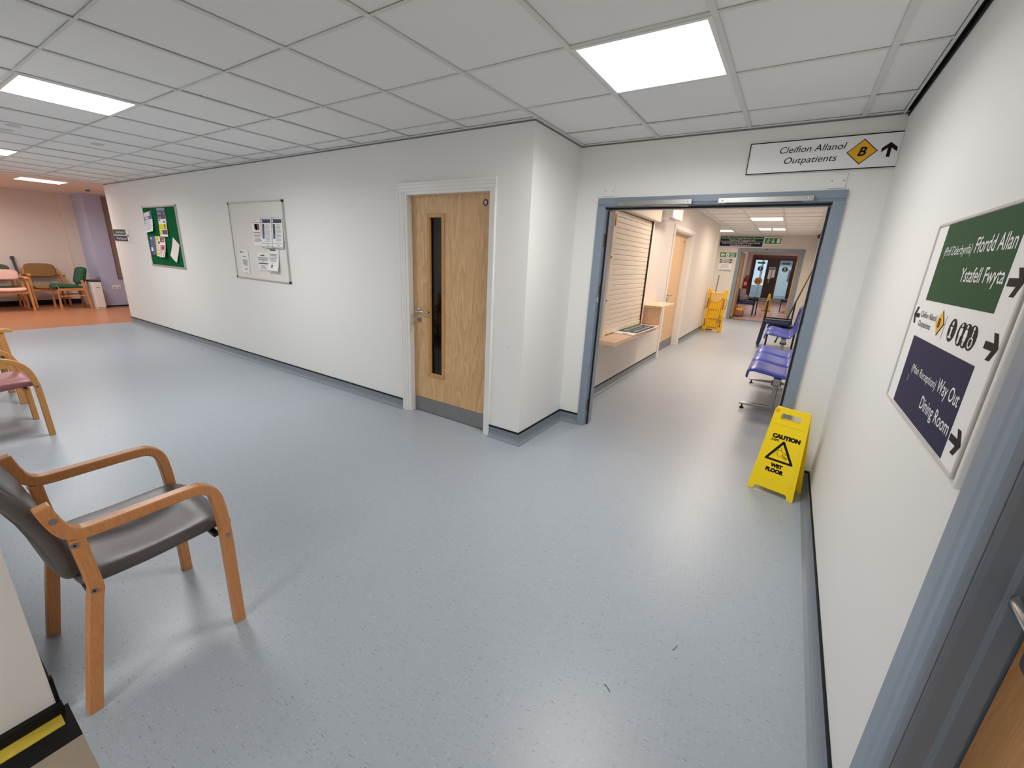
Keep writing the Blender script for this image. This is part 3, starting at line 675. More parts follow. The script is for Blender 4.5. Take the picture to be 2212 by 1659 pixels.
# ------------------------------------------------------------------ side doorway close to the camera
d3 = struct(thing('door_3', '', '')); del d3['label']; del d3['category']
xr = XR
B().prism([(xr,1.105),(xr-0.018,1.105),(xr-0.020,1.098),(xr-0.020,1.045),(xr-0.018,1.030),(xr-0.018,1.010),(xr-0.0135,0.990),(xr-0.010,0.986),(xr,0.984)], 'z', 0, 1.99).build('architrave', m_frame, d3, 0.002)
B().prism([(xr,0.984),(xr+0.012,0.982),(xr+0.044,0.982),(xr+0.046,0.976),(xr+0.078,0.976),(xr+0.078,0.985),(xr+0.14,0.985),(xr+0.14,1.04),(xr,1.04)], 'z', 0, 2.01).build('jamb', m_frame2, d3, 0.003)
B().box(xr, xr+0.14, 0.08, 1.04, 2.01, 2.06).build('jamb', m_frame2, d3); B().box(xr-0.02, xr, 0.03, 1.105, 1.99, 2.08).build('architrave', m_frame, d3)
B().box(xr, xr+0.14, 0.08, 0.135, 0, 2.009).build('jamb', m_frame2, d3); B().box(xr-0.02, xr, 0.03, 0.12, 0, 1.99).build('architrave', m_frame, d3)
B().box(xr+0.080, xr+0.124, 0.138, 0.972, 0.006, 2.005).build('door_leaf', m_ply, d3)
hx = xr+0.080
hd = B(); hd.lathe([(0.026,0),(0.026,0.009),(0.022,0.012)], 24); hd.bm.transform(Matrix.Translation((hx, 0.918, 0.990)) @ Matrix.Rotation(-PI/2, 4, 'Y'))
hd.tube([(hx-0.008,0.922,0.990),(hx-0.036,0.922,0.991),(hx-0.048,0.918,0.992),(hx-0.0535,0.904,0.992),(hx-0.0545,0.82,0.990),(hx-0.050,0.785,0.988),(hx-0.03,0.777,0.987),(hx-0.014,0.777,0.987)], 0.0105, 14)
hb = B(); hb.prism(rrect(0.852, 0.948, 0.86, 1.045, 0.014), 'x', hx-0.006, hx).build('lock_plate', m_pdark, d3, 0.002)
hd.build('door_handle', m_chrome, d3, smooth=True)
B().tube([(hx-0.0055,0.885,1.020),(hx-0.0085,0.885,1.020)], 0.005, 12).build('screw', m_brass, d3)

# ------------------------------------------------------------------ corridor: wide oak door
d4 = struct(thing('door_4', '', '')); del d4['label']; del d4['category']
B().box(CX-0.15, CX-0.106, CDY0+0.03, CDY1-0.03, 0.006, CDZ-0.03).build('door_leaf', m_oak2, d4)
B().box(CX-0.106, CX-0.103, CDY0+0.04, CDY1-0.035, 0.01, 0.16).build('kick_plate', m_steelp, d4)
for y0, y1, z0, z1 in ((CDY0,CDY0+0.03,0,CDZ-0.03),(CDY1-0.03,CDY1,0,CDZ-0.03),(CDY0,CDY1,CDZ-0.03,CDZ)): B().box(CX-0.12, CX+0.002, y0, y1, z0, z1).build('door_lining', m_white, d4, 0.002)
for y0, y1, z0, z1 in ((CDY0-0.05,CDY0+0.016,0,CDZ-0.016),(CDY1-0.016,CDY1+0.05,0,CDZ-0.016),(CDY0-0.05,CDY1+0.05,CDZ-0.016,CDZ+0.05)): B().box(CX, CX+0.018, y0, y1, z0, z1).build('architrave', m_white, d4, 0.003)
hd = B(); hd.tube([(CX-0.106,7.74,1.0),(CX-0.06,7.74,1.0),(CX-0.052,7.755,1.0),(CX-0.052,7.88,1.0)], 0.011, 10)
hd.build('door_handle', m_steel, d4, smooth=True)
lk = B(); lk.lathe([(0.027,0),(0.027,0.01)], 16); lk.bm.transform(Matrix.Translation((CX-0.106, 7.74, 0.92)) @ Matrix.Rotation(PI/2, 4, 'Y')); lk.build('lock_rose', m_steelp, d4)
B().lathe([(0.027,0),(0.027,0.002)], 16).build('fire_door_disc', m_bluedisc, d4).matrix_local = Matrix.Translation((CX-0.106, 8.50, 1.93)) @ Matrix.Rotation(PI/2, 4, 'Y')

# ------------------------------------------------------------------ corridor end frame, open leaves, entrance doors
d5 = struct(thing('door_5', '', '')); del d5['label']; del d5['category']
for x0, x1, z0, z1 in ((EX0-0.05,EX0+0.05,0,EZ-0.05),(EX1-0.05,EX1+0.05,0,EZ-0.05),(EX0-0.05,EX1+0.05,EZ-0.05,EZ+0.05)): B().box(x0, x1, YE-0.02, YE+0.16, z0, z1).build('jamb', m_frame, d5, 0.004)
B().box(EX0+0.052, EX0+0.096, YE+0.17, YE+0.93, 0.05, 2.0).build('door_leaf', m_oak, d5)
B().box(EX1-0.096, EX1-0.052, YE+0.17, YE+0.93, 0.05, 2.0).build('door_leaf', m_oak, d5)
B().box(-0.83, -0.77, YE-0.024, YE-0.02, 2.085, 2.11).build('maker_plate', m_blackp, d5)
d6 = struct(thing('door_6', '', '')); del d6['label']; del d6['category']
YD = 19.62
for x0, x1, z0, z1 in ((LX0,LX0+0.06,RZ,LZ-0.10),(LX1-0.06,LX1,RZ,LZ-0.10),(LX0,LX1,LZ-0.10,LZ)): B().box(x0, x1, YD, YD+0.12, z0, z1).build('jamb', m_mahog, d6)
mid = -0.735
for x0, x1, g0, g1 in ((LX0+0.06, mid-0.001, -1.35, -0.95), (mid+0.001, LX1-0.06, -0.52, -0.12)):
    b = B()
    for bx in ((x0,g0,RZ+0.006,LZ-0.1),(g1,x1,RZ+0.006,LZ-0.1),(g0,g1,RZ+0.006,0.475),(g0,g1,1.90,LZ-0.1)): b.box(bx[0],bx[1],YD+0.03,YD+0.075,bx[2],bx[3])
    lf = b.build('door_leaf', m_dkwood, d6)
    B().box(g0, g1, YD+0.048, YD+0.054, 0.475, 1.90).build('glass_pane', m_glassb, lf)
    B().box(x0+0.004, x1-0.004, YD+0.026, YD+0.03, RZ+0.01, 0.465).build('kick_plate', m_steelp, lf)
for gx, w_ in ((-1.15, 0.40), (-0.32, 0.40)):
    st = B().box(gx-0.13, gx+0.13, YD+0.042, YD+0.046, 1.76, 1.83).build('window_sticker', m_signg, d6); st['label'] = 'dark green strip sticker'
    g = B(); g.box(gx-0.11, gx+0.12, YD+0.0405, YD+0.0418, 1.80, 1.812); g.box(gx-0.11, gx+0.06, YD+0.0405, YD+0.0418, 1.775, 1.787); g.build('print', m_pgrey, st)
    dc = B(); dc.lathe([(0.095,0),(0.095,0.003)], 24); dc.bm.transform(Matrix.Translation((gx+0.0, YD+0.046, 1.575)) @ Matrix.Rotation(PI/2, 4, 'X'))
    dc = dc.build('window_sticker', m_pnavy, d6); dc['label'] = 'round navy sticker with a pale figure'
    g = B(); g.box(gx-0.03, gx+0.03, YD+0.041, YD+0.0428, 1.60, 1.635); g.box(gx-0.018, gx+0.018, YD+0.041, YD+0.0428, 1.545, 1.595); g.box(gx-0.055, gx+0.055, YD+0.041, YD+0.0428, 1.515, 1.53); g.build('print', m_signw, dc)
dc = B(); dc.lathe([(0.14,0),(0.14,0.003)], 28); dc.bm.transform(Matrix.Translation((-1.135, YD+0.046, 1.10)) @ Matrix.Rotation(PI/2, 4, 'X')); dc = dc.build('window_sticker', m_porange, d6); dc['label'] = 'round orange sticker with brown marks'
g = B(); g.box(-1.20,-1.10,YD+0.041,YD+0.0428,1.12,1.16); g.box(-1.22,-1.16,YD+0.041,YD+0.0428,1.03,1.09); g.box(-1.12,-1.06,YD+0.041,YD+0.0428,1.04,1.11); g.build('print', m_pbrown, dc)
B().box(mid-0.025, mid+0.025, YD+0.076, YD+0.09, RZ+0.01, LZ-0.1).build('meeting_strip', m_dkwood, d6)
for x, h0 in ((-0.795, 1.20), (-0.675, 1.26)):
    nt_ = B().box(x-0.05, x+0.05, YD+0.026, YD+0.0298, h0, 1.64).build('door_notice', m_paper, d6); B().box(x-0.042, x+0.042, YD+0.0245, YD+0.0262, 1.55, 1.62).build('print', m_pblue, nt_)
B().box(-0.80, -0.765, YD-0.01, YD+0.03, 1.05, 1.21).build('door_handle', m_steelp, d6)
# outside the entrance: paved ground, a white porch post, a pale building across the road
struct(B().box(-12, 12, 19.95, 45, 0.15, 0.25).build('ground', mat('outside_paving', rgb(150, 150, 150), 0.8)))
tag(B().box(-1.20, -1.12, 20.75, 20.83, 0.25, 3.0).build('porch_post', m_white), 'white post outside the entrance door glass', 'post')
b_ = thing('far_building', 'pale building outside seen through the entrance door glass', 'building', (0, 0, 0))
B().box(-0.9, 3.6, 27.0, 30.0, 0.25, 1.9).build('wall', m_white, b_); B().box(-1.1, 3.8, 26.8, 30.2, 1.9, 2.05).build('roof', m_pgrey, b_); B().box(-0.25, 0.5, 26.97, 27.0, 1.0, 1.6).build('window', m_pdark, b_)
# lobby: pale strip curtain by the wall
struct(B().box(-1.6, -1.575, 16.3, 17.3, 0.05, 2.1).build('trim_7', mat('blue_grey_pillar_paint', rgb(170, 172, 186), 0.6)))

# ------------------------------------------------------------------ signs
def framed(t, x0, x1, y0, y1, wd, z0, z1, m, name='frame', bev=0.0015):
    b = B()
    b.prism([(x0,y0),(x1,y0),(x1-wd,y0+wd),(x0+wd,y0+wd)], 'z', z0, z1); b.prism([(x1,y0),(x1,y1),(x1-wd,y1-wd),(x1-wd,y0+wd)], 'z', z0, z1)
    b.prism([(x1,y1),(x0,y1),(x0+wd,y1-wd),(x1-wd,y1-wd)], 'z', z0, z1); b.prism([(x0,y1),(x0,y0),(x0+wd,y0+wd),(x0+wd,y1-wd)], 'z', z0, z1)
    return b.build(name, m, t, bev)
def diamond(cx, cy, w_, h_): return [(cx-w_/2,cy),(cx,cy-h_/2),(cx+w_/2,cy),(cx,cy+h_/2)]
# hanging outpatients sign
t = thing('hanging_sign', 'long white black edged sign over the double doorway reading Cleifion Allanol Outpatients', 'sign', (-0.41, Y2-0.012, 2.107), ON_BACK)
plate('sign_panel', 0, 0.79, 0, 0.190, 0, 0.005, m_signw, t)
framed(t, 0, 0.79, 0, 0.190, 0.0055, 0.0045, 0.0065, m_ink, 'sign_border', 0)
text('Cleifion Allanol', m_ink, t, 0.178, 0.527, 0.117, 0.036, 0.0055, 0.22)
text('Outpatients', m_ink, t, 0.213, 0.492, 0.054, 0.036, 0.0055, 0.22)
shape('diamond', [diamond(0.609, 0.094, 0.150, 0.140)], m_ink, t, 0.0052); shape('diamond', [diamond(0.609, 0.094, 0.138, 0.129)], m_gold, t, 0.0060)
text('B', m_ink, t, 0.590, 0.631, 0.072, 0.046, 0.0068, 0.25, 0.025)
shape('arrow', [arrow(0.736, 0.096, 0.078, 0.072, PI/2, 0.017)], m_ink, t, 0.0055)
B().box(0.06, 0.73, 0.04, 0.15, -0.0115, 0).build('backing', m_white, t)
# directory sign on the wall by the camera
X0 = 1.930
t = thing('directory_sign', 'large white directory sign in a silver frame, green panel above navy panel', 'sign', (XR, X0, 1.090), ON_RIGHT)
W_, Hs = 0.745, 0.553
plate('sign_panel', 0, W_, 0, Hs, 0.004, 0.012, m_signw, t)
framed(t, -0.008, W_+0.008, -0.008, Hs+0.008, 0.008, 0, 0.016, m_satin)
B().box(W_+0.012, W_+0.040, -0.012, Hs+0.012, 0, 0.012).build('side_channel', m_alu, t, 0.003)
B().box(W_+0.040, W_+0.052, -0.012, Hs+0.012, 0, 0.020).build('side_channel', m_white, t, 0.003)
def T(y): return X0 - y
plate('green_panel', T(1.832), T(1.281), 0.332, Hs-0.001, 0.0118, 0.0128, m_signg, t)
plate('navy_panel', T(1.832), T(1.276), 0.002, 0.220, 0.0118, 0.0128, m_signn, t)
text('(Prif Dderbynfa)', m_signw, t, T(1.790), T(1.553), 0.462, 0.024, 0.0127)
text('Ffordd Allan', m_signw, t, T(1.533), T(1.290), 0.462, 0.036, 0.0127, 0, 0.006)
text('Ystafell Fwyta', m_signw, t, T(1.572), T(1.289), 0.392, 0.034, 0.0127, 0, 0.006)
text('(Main Reception)', m_signw, t, T(1.732), T(1.470), 0.122, 0.023, 0.0127)
text('Way Out', m_signw, t, T(1.456), T(1.287), 0.122, 0.034, 0.0127, 0, 0.006)
text('Dining Room', m_signw, t, T(1.543), T(1.286), 0.053, 0.034, 0.0127, 0, 0.006)
text('J', m_signw, t, T(1.748), T(1.742), 0.092, 0.016, 0.0127)
for yc, zc in ((1.232,0.396),(1.232,0.269),(1.232,0.060)): shape('arrow', [arrow(T(yc), zc, 0.072, 0.056, 0, 0.016)], m_brownink, t, 0.0122)
shape('arrow', [arrow(T(1.880), 0.281, 0.070, 0.052, PI, 0.013)], m_brownink, t, 0.0122)
text('Cleifion Allanol', m_brownink, t, T(1.832), T(1.657), 0.280, 0.0175, 0.0122)
text('Outpatients', m_brownink, t, T(1.832), T(1.690), 0.252, 0.0175, 0.0122)
shape('diamond', [diamond(T(1.613), 0.280, 0.080, 0.070)], m_ink, t, 0.0122); shape('diamond', [diamond(T(1.613), 0.280, 0.073, 0.064)], m_gold, t, 0.0130)
text('B', m_ink, t, T(1.622), T(1.605), 0.268, 0.024, 0.0138, 0.0, 0.02)
plate('divider_line', T(1.568), T(1.5665), 0.244, 0.304, 0.012, 0.0128, m_pgrey, t)
shape('pictogram', [circle(T(1.497), 0.273, 0.029)], m_brownink, t, 0.0122)
shape('pictogram', [circle(T(1.497), 0.290, 0.0055)], m_signw, t, 0.0130)
shape('pictogram', [[(T(1.508),0.281),(T(1.492),0.281),(T(1.492),0.258),(T(1.486),0.258),(T(1.486),0.253),(T(1.509),0.253),(T(1.509),0.258),(T(1.502),0.258),(T(1.502),0.276),(T(1.508),0.276)]], m_signw, t, 0.0130)
for i, yc in enumerate((1.424, 1.388, 1.350)): shape('pictogram', [circle(T(yc), 0.2715, 0.0285)], m_brownink, t, 0.0122 + i*0.0002)
for yc in (1.424, 1.388, 1.345): shape('pictogram', [circle(T(yc), 0.2925, 0.0045)], m_signw, t, 0.0134)
x = T(1.424); shape('pictogram', [[(x-0.009,0.286),(x+0.009,0.286),(x+0.010,0.268),(x+0.006,0.268),(x+0.006,0.249),(x+0.001,0.249),(x+0.001,0.266),(x-0.001,0.266),(x-0.001,0.249),(x-0.006,0.249),(x-0.006,0.268),(x-0.010,0.268)]], m_signw, t, 0.0134)
x = T(1.388); shape('pictogram', [[(x-0.006,0.286),(x+0.006,0.286),(x+0.012,0.270),(x+0.008,0.269),(x+0.010,0.260),(x+0.005,0.260),(x+0.005,0.248),(x+0.001,0.248),(x+0.001,0.260),(x-0.001,0.260),(x-0.001,0.248),(x-0.005,0.248),(x-0.005,0.260),(x-0.010,0.260),(x-0.008,0.269),(x-0.012,0.270)]], m_signw, t, 0.0134)
x = T(1.345); shape('pictogram', [stroke([(x,0.287),(x+0.001,0.271),(x+0.009,0.270),(x+0.012,0.254)], 0.005)], m_signw, t, 0.0134)
shape('pictogram', [stroke([(x-0.001+0.0115*math.cos(a), 0.261+0.0115*math.sin(a)) for a in [2.0+4.0*i/12 for i in range(13)]], 0.0035)], m_signw, t, 0.0134)
# small sign on the wall end by the orange floor
t = thing('wall_sign', 'small green and navy wall sign near the orange floor with a white edge and arrow', 'sign', (-10.36, Y1, 1.460), ON_BACK)
plate('sign_panel', 0, 0.74, 0, 0.205, 0, 0.010, m_signw, t, 0.001)
plate('green_panel', 0.012, 0.62, 0.108, 0.196, 0.0095, 0.0115, m_signg, t); plate('navy_panel', 0.012, 0.66, 0.006, 0.094, 0.0095, 0.0115, m_signn, t)
text('Adran Pelydr-X', m_signw, t, 0.14, 0.58, 0.132, 0.042, 0.0113); text('X-Ray Department', m_signw, t, 0.12, 0.63, 0.030, 0.042, 0.0113)
shape('arrow', [arrow(0.70, 0.10, 0.06, 0.05, 0, 0.016)], m_ink, t, 0.0095)
# corridor end signs
t = thing('overhead_sign', 'green over navy sign above the far door frame, white writing', 'sign', (-2.10, YE, 2.165), ON_BACK)
plate('sign_panel', 0, 1.16, 0, 0.285, 0, 0.012, m_signw, t); plate('green_panel', 0.003, 1.157, 0.148, 0.282, 0.0115, 0.014, m_signg, t); plate('navy_panel', 0.003, 1.150, 0.003, 0.138, 0.0115, 0.014, m_signn, t)
text('Iechyd Rhywiol Integredig/Iechyd Menywod', m_signw, t, 0.03, 1.13, 0.222, 0.042, 0.0138, 0, 0.012); text('Ystafelloedd Ymgynghori 6-8', m_signw, t, 0.24, 0.94, 0.164, 0.042, 0.0138, 0, 0.012)
text('Integrated Sexual Health/Women\'s Health', m_signw, t, 0.06, 1.09, 0.080, 0.042, 0.0138, 0, 0.012); text('Consulting Rooms 6-8', m_signw, t, 0.29, 0.86, 0.020, 0.042, 0.0138, 0, 0.012)
t = thing('exit_sign', 'white box exit sign with running figure, arrow and door on green', 'sign', (-0.925, YE, 2.225), ON_BACK)
plate('sign_box', 0, 0.46, 0, 0.215, 0, 0.05, m_white, t, 0.006); plate('green_panel', 0.028, 0.432, 0.03, 0.185, 0.0495, 0.052, m_signg2, t)
shape('pictogram', [circle(0.125, 0.160, 0.014)], m_signw, t, 0.052)
shape('pictogram', [stroke([(0.120,0.142),(0.098,0.100),(0.130,0.085),(0.118,0.048)], 0.017)], m_signw, t, 0.052); shape('pictogram', [stroke([(0.060,0.050),(0.088,0.066),(0.100,0.098)], 0.015)], m_signw, t, 0.0522)
shape('pictogram', [stroke([(0.068,0.118),(0.088,0.138),(0.115,0.138),(0.140,0.115),(0.160,0.122)], 0.012)], m_signw, t, 0.0524)
shape('arrow', [arrow(0.235, 0.107, 0.115, 0.075, -PI/2, 0.024)], m_signw, t, 0.052); plate('pictogram', 0.330, 0.405, 0.050, 0.170, 0.052, 0.0535, m_signw, t)
t = thing('fire_exit_sign', 'small green fire exit sign with white arrow beside the far door frame', 'sign', (-2.03, YE, 1.845), ON_BACK)
plate('sign_panel', 0, 0.445, 0, 0.138, 0, 0.006, m_signg2, t)
shape('arrow', [arrow(0.075, 0.069, 0.115, 0.095, PI, 0.036)], m_signw, t, 0.006); plate('pictogram', 0.165, 0.250, 0.012, 0.126, 0.006, 0.0075, m_signw, t)
shape('pictogram', [circle(0.212, 0.108, 0.011)], m_signg2, t, 0.0074); shape('pictogram', [stroke([(0.212,0.092),(0.200,0.062),(0.222,0.050),(0.212,0.022)], 0.014)], m_signg2, t, 0.0074); shape('pictogram', [stroke([(0.182,0.026),(0.196,0.040),(0.202,0.062)], 0.011)], m_signg2, t, 0.0076)
text('Fire', m_signw, t, 0.285, 0.400, 0.078, 0.042, 0.006, 0, 0.02); text('exit', m_signw, t, 0.285, 0.400, 0.020, 0.042, 0.006, 0, 0.02)
for z, lb in ((1.745,'upper black name strip under the small fire exit sign'), (1.675,'lower black name strip under the small fire exit sign')):
    t = thing('name_strip', lb, 'sign', (-2.01, YE, z), ON_BACK); plate('strip_panel', 0, 0.345, 0, 0.042, 0, 0.006, m_pdark, t)
    g = B(); g.box(0.05,0.15,0.014,0.030,0.0055,0.0072); g.box(0.165,0.27,0.014,0.030,0.0055,0.0072); g.build('print', m_signw, t)
t = thing('notice_sheet', 'white notice in a clear holder below the black name strips', 'notice', (-2.02, YE, 1.455), ON_BACK)
plate('sheet', 0, 0.36, 0, 0.20, 0, 0.008, m_paper, t); g = B()
for k in range(5): g.box(0.06, 0.30-0.03*(k%2), 0.165-k*0.022, 0.172-k*0.022, 0.0075, 0.0092)
for k in range(3): g.box(0.05+k*0.10, 0.12+k*0.10, 0.022, 0.036, 0.0075, 0.0092)
g.build('print', m_pgrey, t); plate('holder_lip', -0.01, 0.37, -0.012, 0.0, 0, 0.022, m_pgrey, t)
t = thing('notice_sheet', 'pale square notice above the small green fire exit sign', 'notice', (-1.74, YE, 2.00), ON_BACK); plate('sheet', 0, 0.14, 0, 0.10, 0, 0.003, m_pinkp, t)
t = thing('alarm_sounder', 'red fire alarm sounder high on the corridor wall', 'alarm', (XR, 13.2, 2.36), ON_RIGHT); plate('backplate', -0.06, 0.06, -0.06, 0.06, 0, 0.025, m_red, t, 0.008); B().lathe([(0.05,0.025),(0.048,0.06),(0.03,0.075)]).build('sounder', m_red, t)
t = thing('light_switch', 'small grey light switch on the corridor wall past the chairs', 'switch', (XR, 14.3, 1.47), ON_RIGHT); plate('plate', -0.04, 0.04, -0.06, 0.06, 0, 0.012, m_pgrey, t, 0.003); plate('rocker', -0.015, 0.015, -0.03, 0.03, 0.012, 0.017, m_white, t)

# ------------------------------------------------------------------ noticeboards and their papers
t = thing('noticeboard', 'green felt noticeboard in a silver frame on the long white wall', 'noticeboard', (-8.782, Y1, 1.112), ON_BACK)
plate('felt_panel', 0.004, 1.218, 0.004, 0.880, 0, 0.014, m_felt, t); framed(t, 0, 1.222, 0, 0.884, 0.020, 0, 0.020, m_alu)
for x in (0.0, 1.222):
    for y in (0.0, 0.884): B().box(x-0.012 if x else x-0.004, x+0.004 if x else x+0.012, y-0.004 if not y else y-0.012, y+0.012 if not y else y+0.004, -0.0, 0.023).build('corner_cap', m_pgrey, t)
def paper(name, label, cat, origin, w_, h_, prints, z0, rot=0.0, group=None, m=m_paper, curl=0.0, rotbase=ON_BACK):
    t = thing(name, label, cat, origin, (rotbase[0], -rot, rotbase[2]) if rot else rotbase, group)
    def fn(u, v): return (u*w_, v*h_, z0 + curl*(1-v)**2 + curl*0.35*math.sin(u*PI)*(1-v))
    B().grid(6, 10, fn, lambda u, v: (0,0,-0.0012)).build('sheet', m, t, smooth=False)
    if prints:
        mats = []; b = B()
        for (x0, x1, y0, y1, mm) in prints:
            if mm not in mats: mats.append(mm)
            k = mats.index(mm); before = set(b.bm.faces); nv = 4
            vs = []
            for i in range(nv+1):
                v = y0 + (y1-y0)*i/nv
                vs.append([b.bm.verts.new(Vector(fn(u, v)) + Vector((0,0,0.0011))) for u in (x0, (x0+x1)/2, x1)])
            for i in range(nv):
                for j in range(2): b.bm.faces.new((vs[i][j], vs[i][j+1], vs[i+1][j+1], vs[i+1][j]))
            for f in b.bm.faces:
                if f not in before: f.material_index = k
        o = b.build('print', mats, t)
    return t
def lines(x0, x1, y0, y1, n, m, fill=0.45, ragged=0.25, centre=False):
    o = []; r = random.Random(int(x0*997+y1*7919+n))
    for k in range(n):
        y = y1 - (y1-y0)*(k+0.8)/n; w_ = (x1-x0)*(1-ragged*r.random())
        a = (x0+x1-w_)/2 if centre else x0
        o.append((a, a+w_, y, y+(y1-y0)/n*fill, m))
    return o
bx, bz = -8.782, 1.112
paper('leaflet', 'white leaflet with a blue heading band at the upper corner of the green noticeboard', 'leaflet', (-8.720, Y1-0.002, 1.605), 0.31, 0.30,
      [(0.02,0.70,0.80,0.98,m_pinkp),(0.0,1.0,0.62,0.78,m_pblue),(0.75,1.0,0.78,0.99,m_pblue),(0.1,0.6,0.66,0.74,m_paper)] + lines(0.08,0.92,0.10,0.58,6,m_pgrey,0.3), 0.0175, 0.10, curl=0.03)
paper('leaflet', 'tall poster with dark photo above yellow panels on the green noticeboard', 'leaflet', (-8.222, Y1-0.002, 1.560), 0.29, 0.405,
      [(0,1,0.92,1,m_pgrey),(0,1,0.84,0.92,m_pblue),(0.02,0.98,0.62,0.84,m_pdark),(0.1,0.5,0.64,0.70,m_ppink),(0.05,0.9,0.795,0.815,m_paper),(0.08,0.25,0.55,0.60,m_pdark),(0.62,0.88,0.48,0.56,m_pgrey),(0.02,0.66,0.26,0.44,m_pyel),(0.66,0.98,0.26,0.44,m_pyel),(0.70,0.86,0.28,0.44,m_pbrown),(0.02,0.4,0.06,0.24,m_pyel),(0.4,0.98,0.08,0.24,m_pdark),(0.02,0.98,0.0,0.05,m_paper)], 0.0175, curl=0.012)
paper('leaflet', 'blue leaflet with a brown figure low on the green noticeboard', 'leaflet', (-8.690, Y1-0.002, 1.275), 0.21, 0.285,
      [(0,1,0,1,m_pblue),(0.45,0.85,0.30,0.88,m_pbrown),(0.5,0.7,0.86,0.95,m_pdark),(0.05,0.55,0.22,0.42,m_paper),(0.05,0.95,0.0,0.20,m_pnavy),(0.1,0.4,0.85,0.93,m_paper)], 0.0175, curl=0.014)
paper('leaflet', 'yellow and white leaflet between the blue and crimson ones on green felt', 'leaflet', (-8.470, Y1-0.002, 1.265), 0.18, 0.300,
      [(0,0.7,0.78,1,m_pyel),(0,0.28,0.22,0.78,m_pyel),(0.55,0.9,0.62,0.75,m_pdark),(0.05,0.9,0.02,0.20,m_pyel)] + lines(0.35,0.9,0.25,0.6,4,m_pgrey,0.3), 0.0185, curl=0.02)
paper('leaflet', 'crimson and rose leaflet standing out from the green noticeboard', 'leaflet', (-8.290, Y1-0.002, 1.258), 0.195, 0.29,
      [(0.04,0.85,0.76,0.98,m_pred),(0.5,0.72,0.82,0.90,m_paper),(0.04,0.9,0.02,0.62,m_ppink),(0.3,0.8,0.38,0.54,m_pred)], 0.020, curl=0.045)
paper('leaflet', 'plain white sheet pinned askew at the edge of the green noticeboard', 'leaflet', (-7.945, Y1-0.002, 1.295), 0.21, 0.297, lines(0.12,0.85,0.25,0.85,7,m_pinkp,0.3), 0.018, -0.5, m=m_pinkp, curl=0.02)
t = thing('whiteboard', 'white writing board with black corners and six papers on it', 'whiteboard', (-6.02, Y1, 1.093), ON_BACK)
plate('writing_surface', 0.004, 1.214, 0.004, 0.886, 0, 0.012, m_wb, t); framed(t, 0, 1.218, 0, 0.890, 0.014, 0, 0.020, m_alu)
for x in (0.0, 1.218):
    for y in (0.0, 0.890): B().box(x-0.022 if x else -0.003, x+0.003 if x else 0.022, y-0.003 if not y else y-0.022, y+0.022 if not y else y+0.003, 0, 0.023).build('corner_cap', m_blackp, t, 0.004)
pz = Y1-0.002
paper('notice', 'white notice with brick red lines and a small photo on the whiteboard', 'notice', (-5.505, pz, 1.490), 0.20, 0.295,
      [(0.25,0.55,0.96,0.98,m_pgrey),(0.02,0.98,0.885,0.900,m_pbrick),(0.30,0.85,0.62,0.84,m_pbrown),(0.38,0.6,0.66,0.82,m_pyel),(0.45,0.6,0.60,0.66,m_pblue),(0.12,0.9,0.50,0.53,m_pbrick)] + lines(0.15,0.9,0.34,0.47,3,m_pgrey,0.4,0.3,True) + lines(0.1,0.95,0.15,0.33,4,m_pbrick,0.35,0.3,True), 0.0145)
for x, lb in ((-5.283, 'navy headed notice in a clear wallet on the whiteboard, the inner of two alike'), (-5.055, 'navy headed notice in a clear wallet beside the whiteboard frame')):
    tt = paper('notice', lb, 'notice', (x, pz, 1.492), 0.21, 0.297, [(0.02,0.96,0.86,0.985,m_pnavy),(0.06,0.16,0.88,0.96,m_paper),(0.32,0.88,0.925,0.94,m_pgrey),(0.10,0.32,0.42,0.82,m_pdark),(0.10,0.32,0.28,0.42,m_pblue),(0.06,0.9,0.10,0.115,m_pdark),(0.6,0.7,0.03,0.06,m_pdark)] + lines(0.40,0.92,0.16,0.82,14,m_pgrey,0.35), 0.0165, curl=0.018, group='navy headed notices on the whiteboard')
    B().grid(4, 8, lambda u, v: (-0.006+u*0.222, -0.02+v*0.335, 0.0156+0.017*(1-v)**2), lambda u, v: (0,0,-0.0008)).build('wallet', m_poly, tt, smooth=True)
paper('notice', 'white notice with a crest and short bold lines, lowest on the whiteboard', 'notice', (-5.872, pz, 1.150), 0.20, 0.290,
      [(0.10,0.24,0.86,0.94,m_pdark)] + lines(0.28,0.7,0.85,0.95,3,m_pgrey,0.3) + [(0.28,0.72,0.70,0.735,m_pgrey)] + lines(0.18,0.85,0.34,0.60,5,m_pmid,0.45,0.3,True) + [(0.42,0.68,0.18,0.21,m_pdark),(0.3,0.75,0.02,0.035,m_pgrey)], 0.0145)
paper('notice', 'white notice with centred bold lines, middle of the lower whiteboard papers', 'notice', (-5.462, pz, 1.213), 0.255, 0.205,
      [(0.30,0.66,0.80,0.87,m_pdark)] + lines(0.06,0.94,0.55,0.76,2,m_pmid,0.4,0.05,True) + [(0.45,0.6,0.49,0.53,m_pgrey),(0.08,0.95,0.36,0.42,m_pdark)] + lines(0.2,0.8,0.08,0.30,3,m_pmid,0.35,0.5,True), 0.0148, curl=0.005)
tt = paper('notice', 'white notice in a shiny curling wallet low beside the whiteboard frame', 'notice', (-5.195, pz, 1.222), 0.215, 0.240,
      [(0.15,0.75,0.93,0.985,m_ink)] + lines(0.12,0.9,0.42,0.80,6,m_pmid,0.4,0.3,True) + [(0.42,0.58,0.33,0.35,m_pgrey),(0.40,0.56,0.14,0.28,m_pdark)], 0.0165, curl=0.034)
B().grid(4, 8, lambda u, v: (-0.005+u*0.224, -0.012+v*0.262, 0.0156+0.033*(1-v)**2), lambda u, v: (0,0,-0.0008)).build('wallet', m_poly, tt, smooth=True)
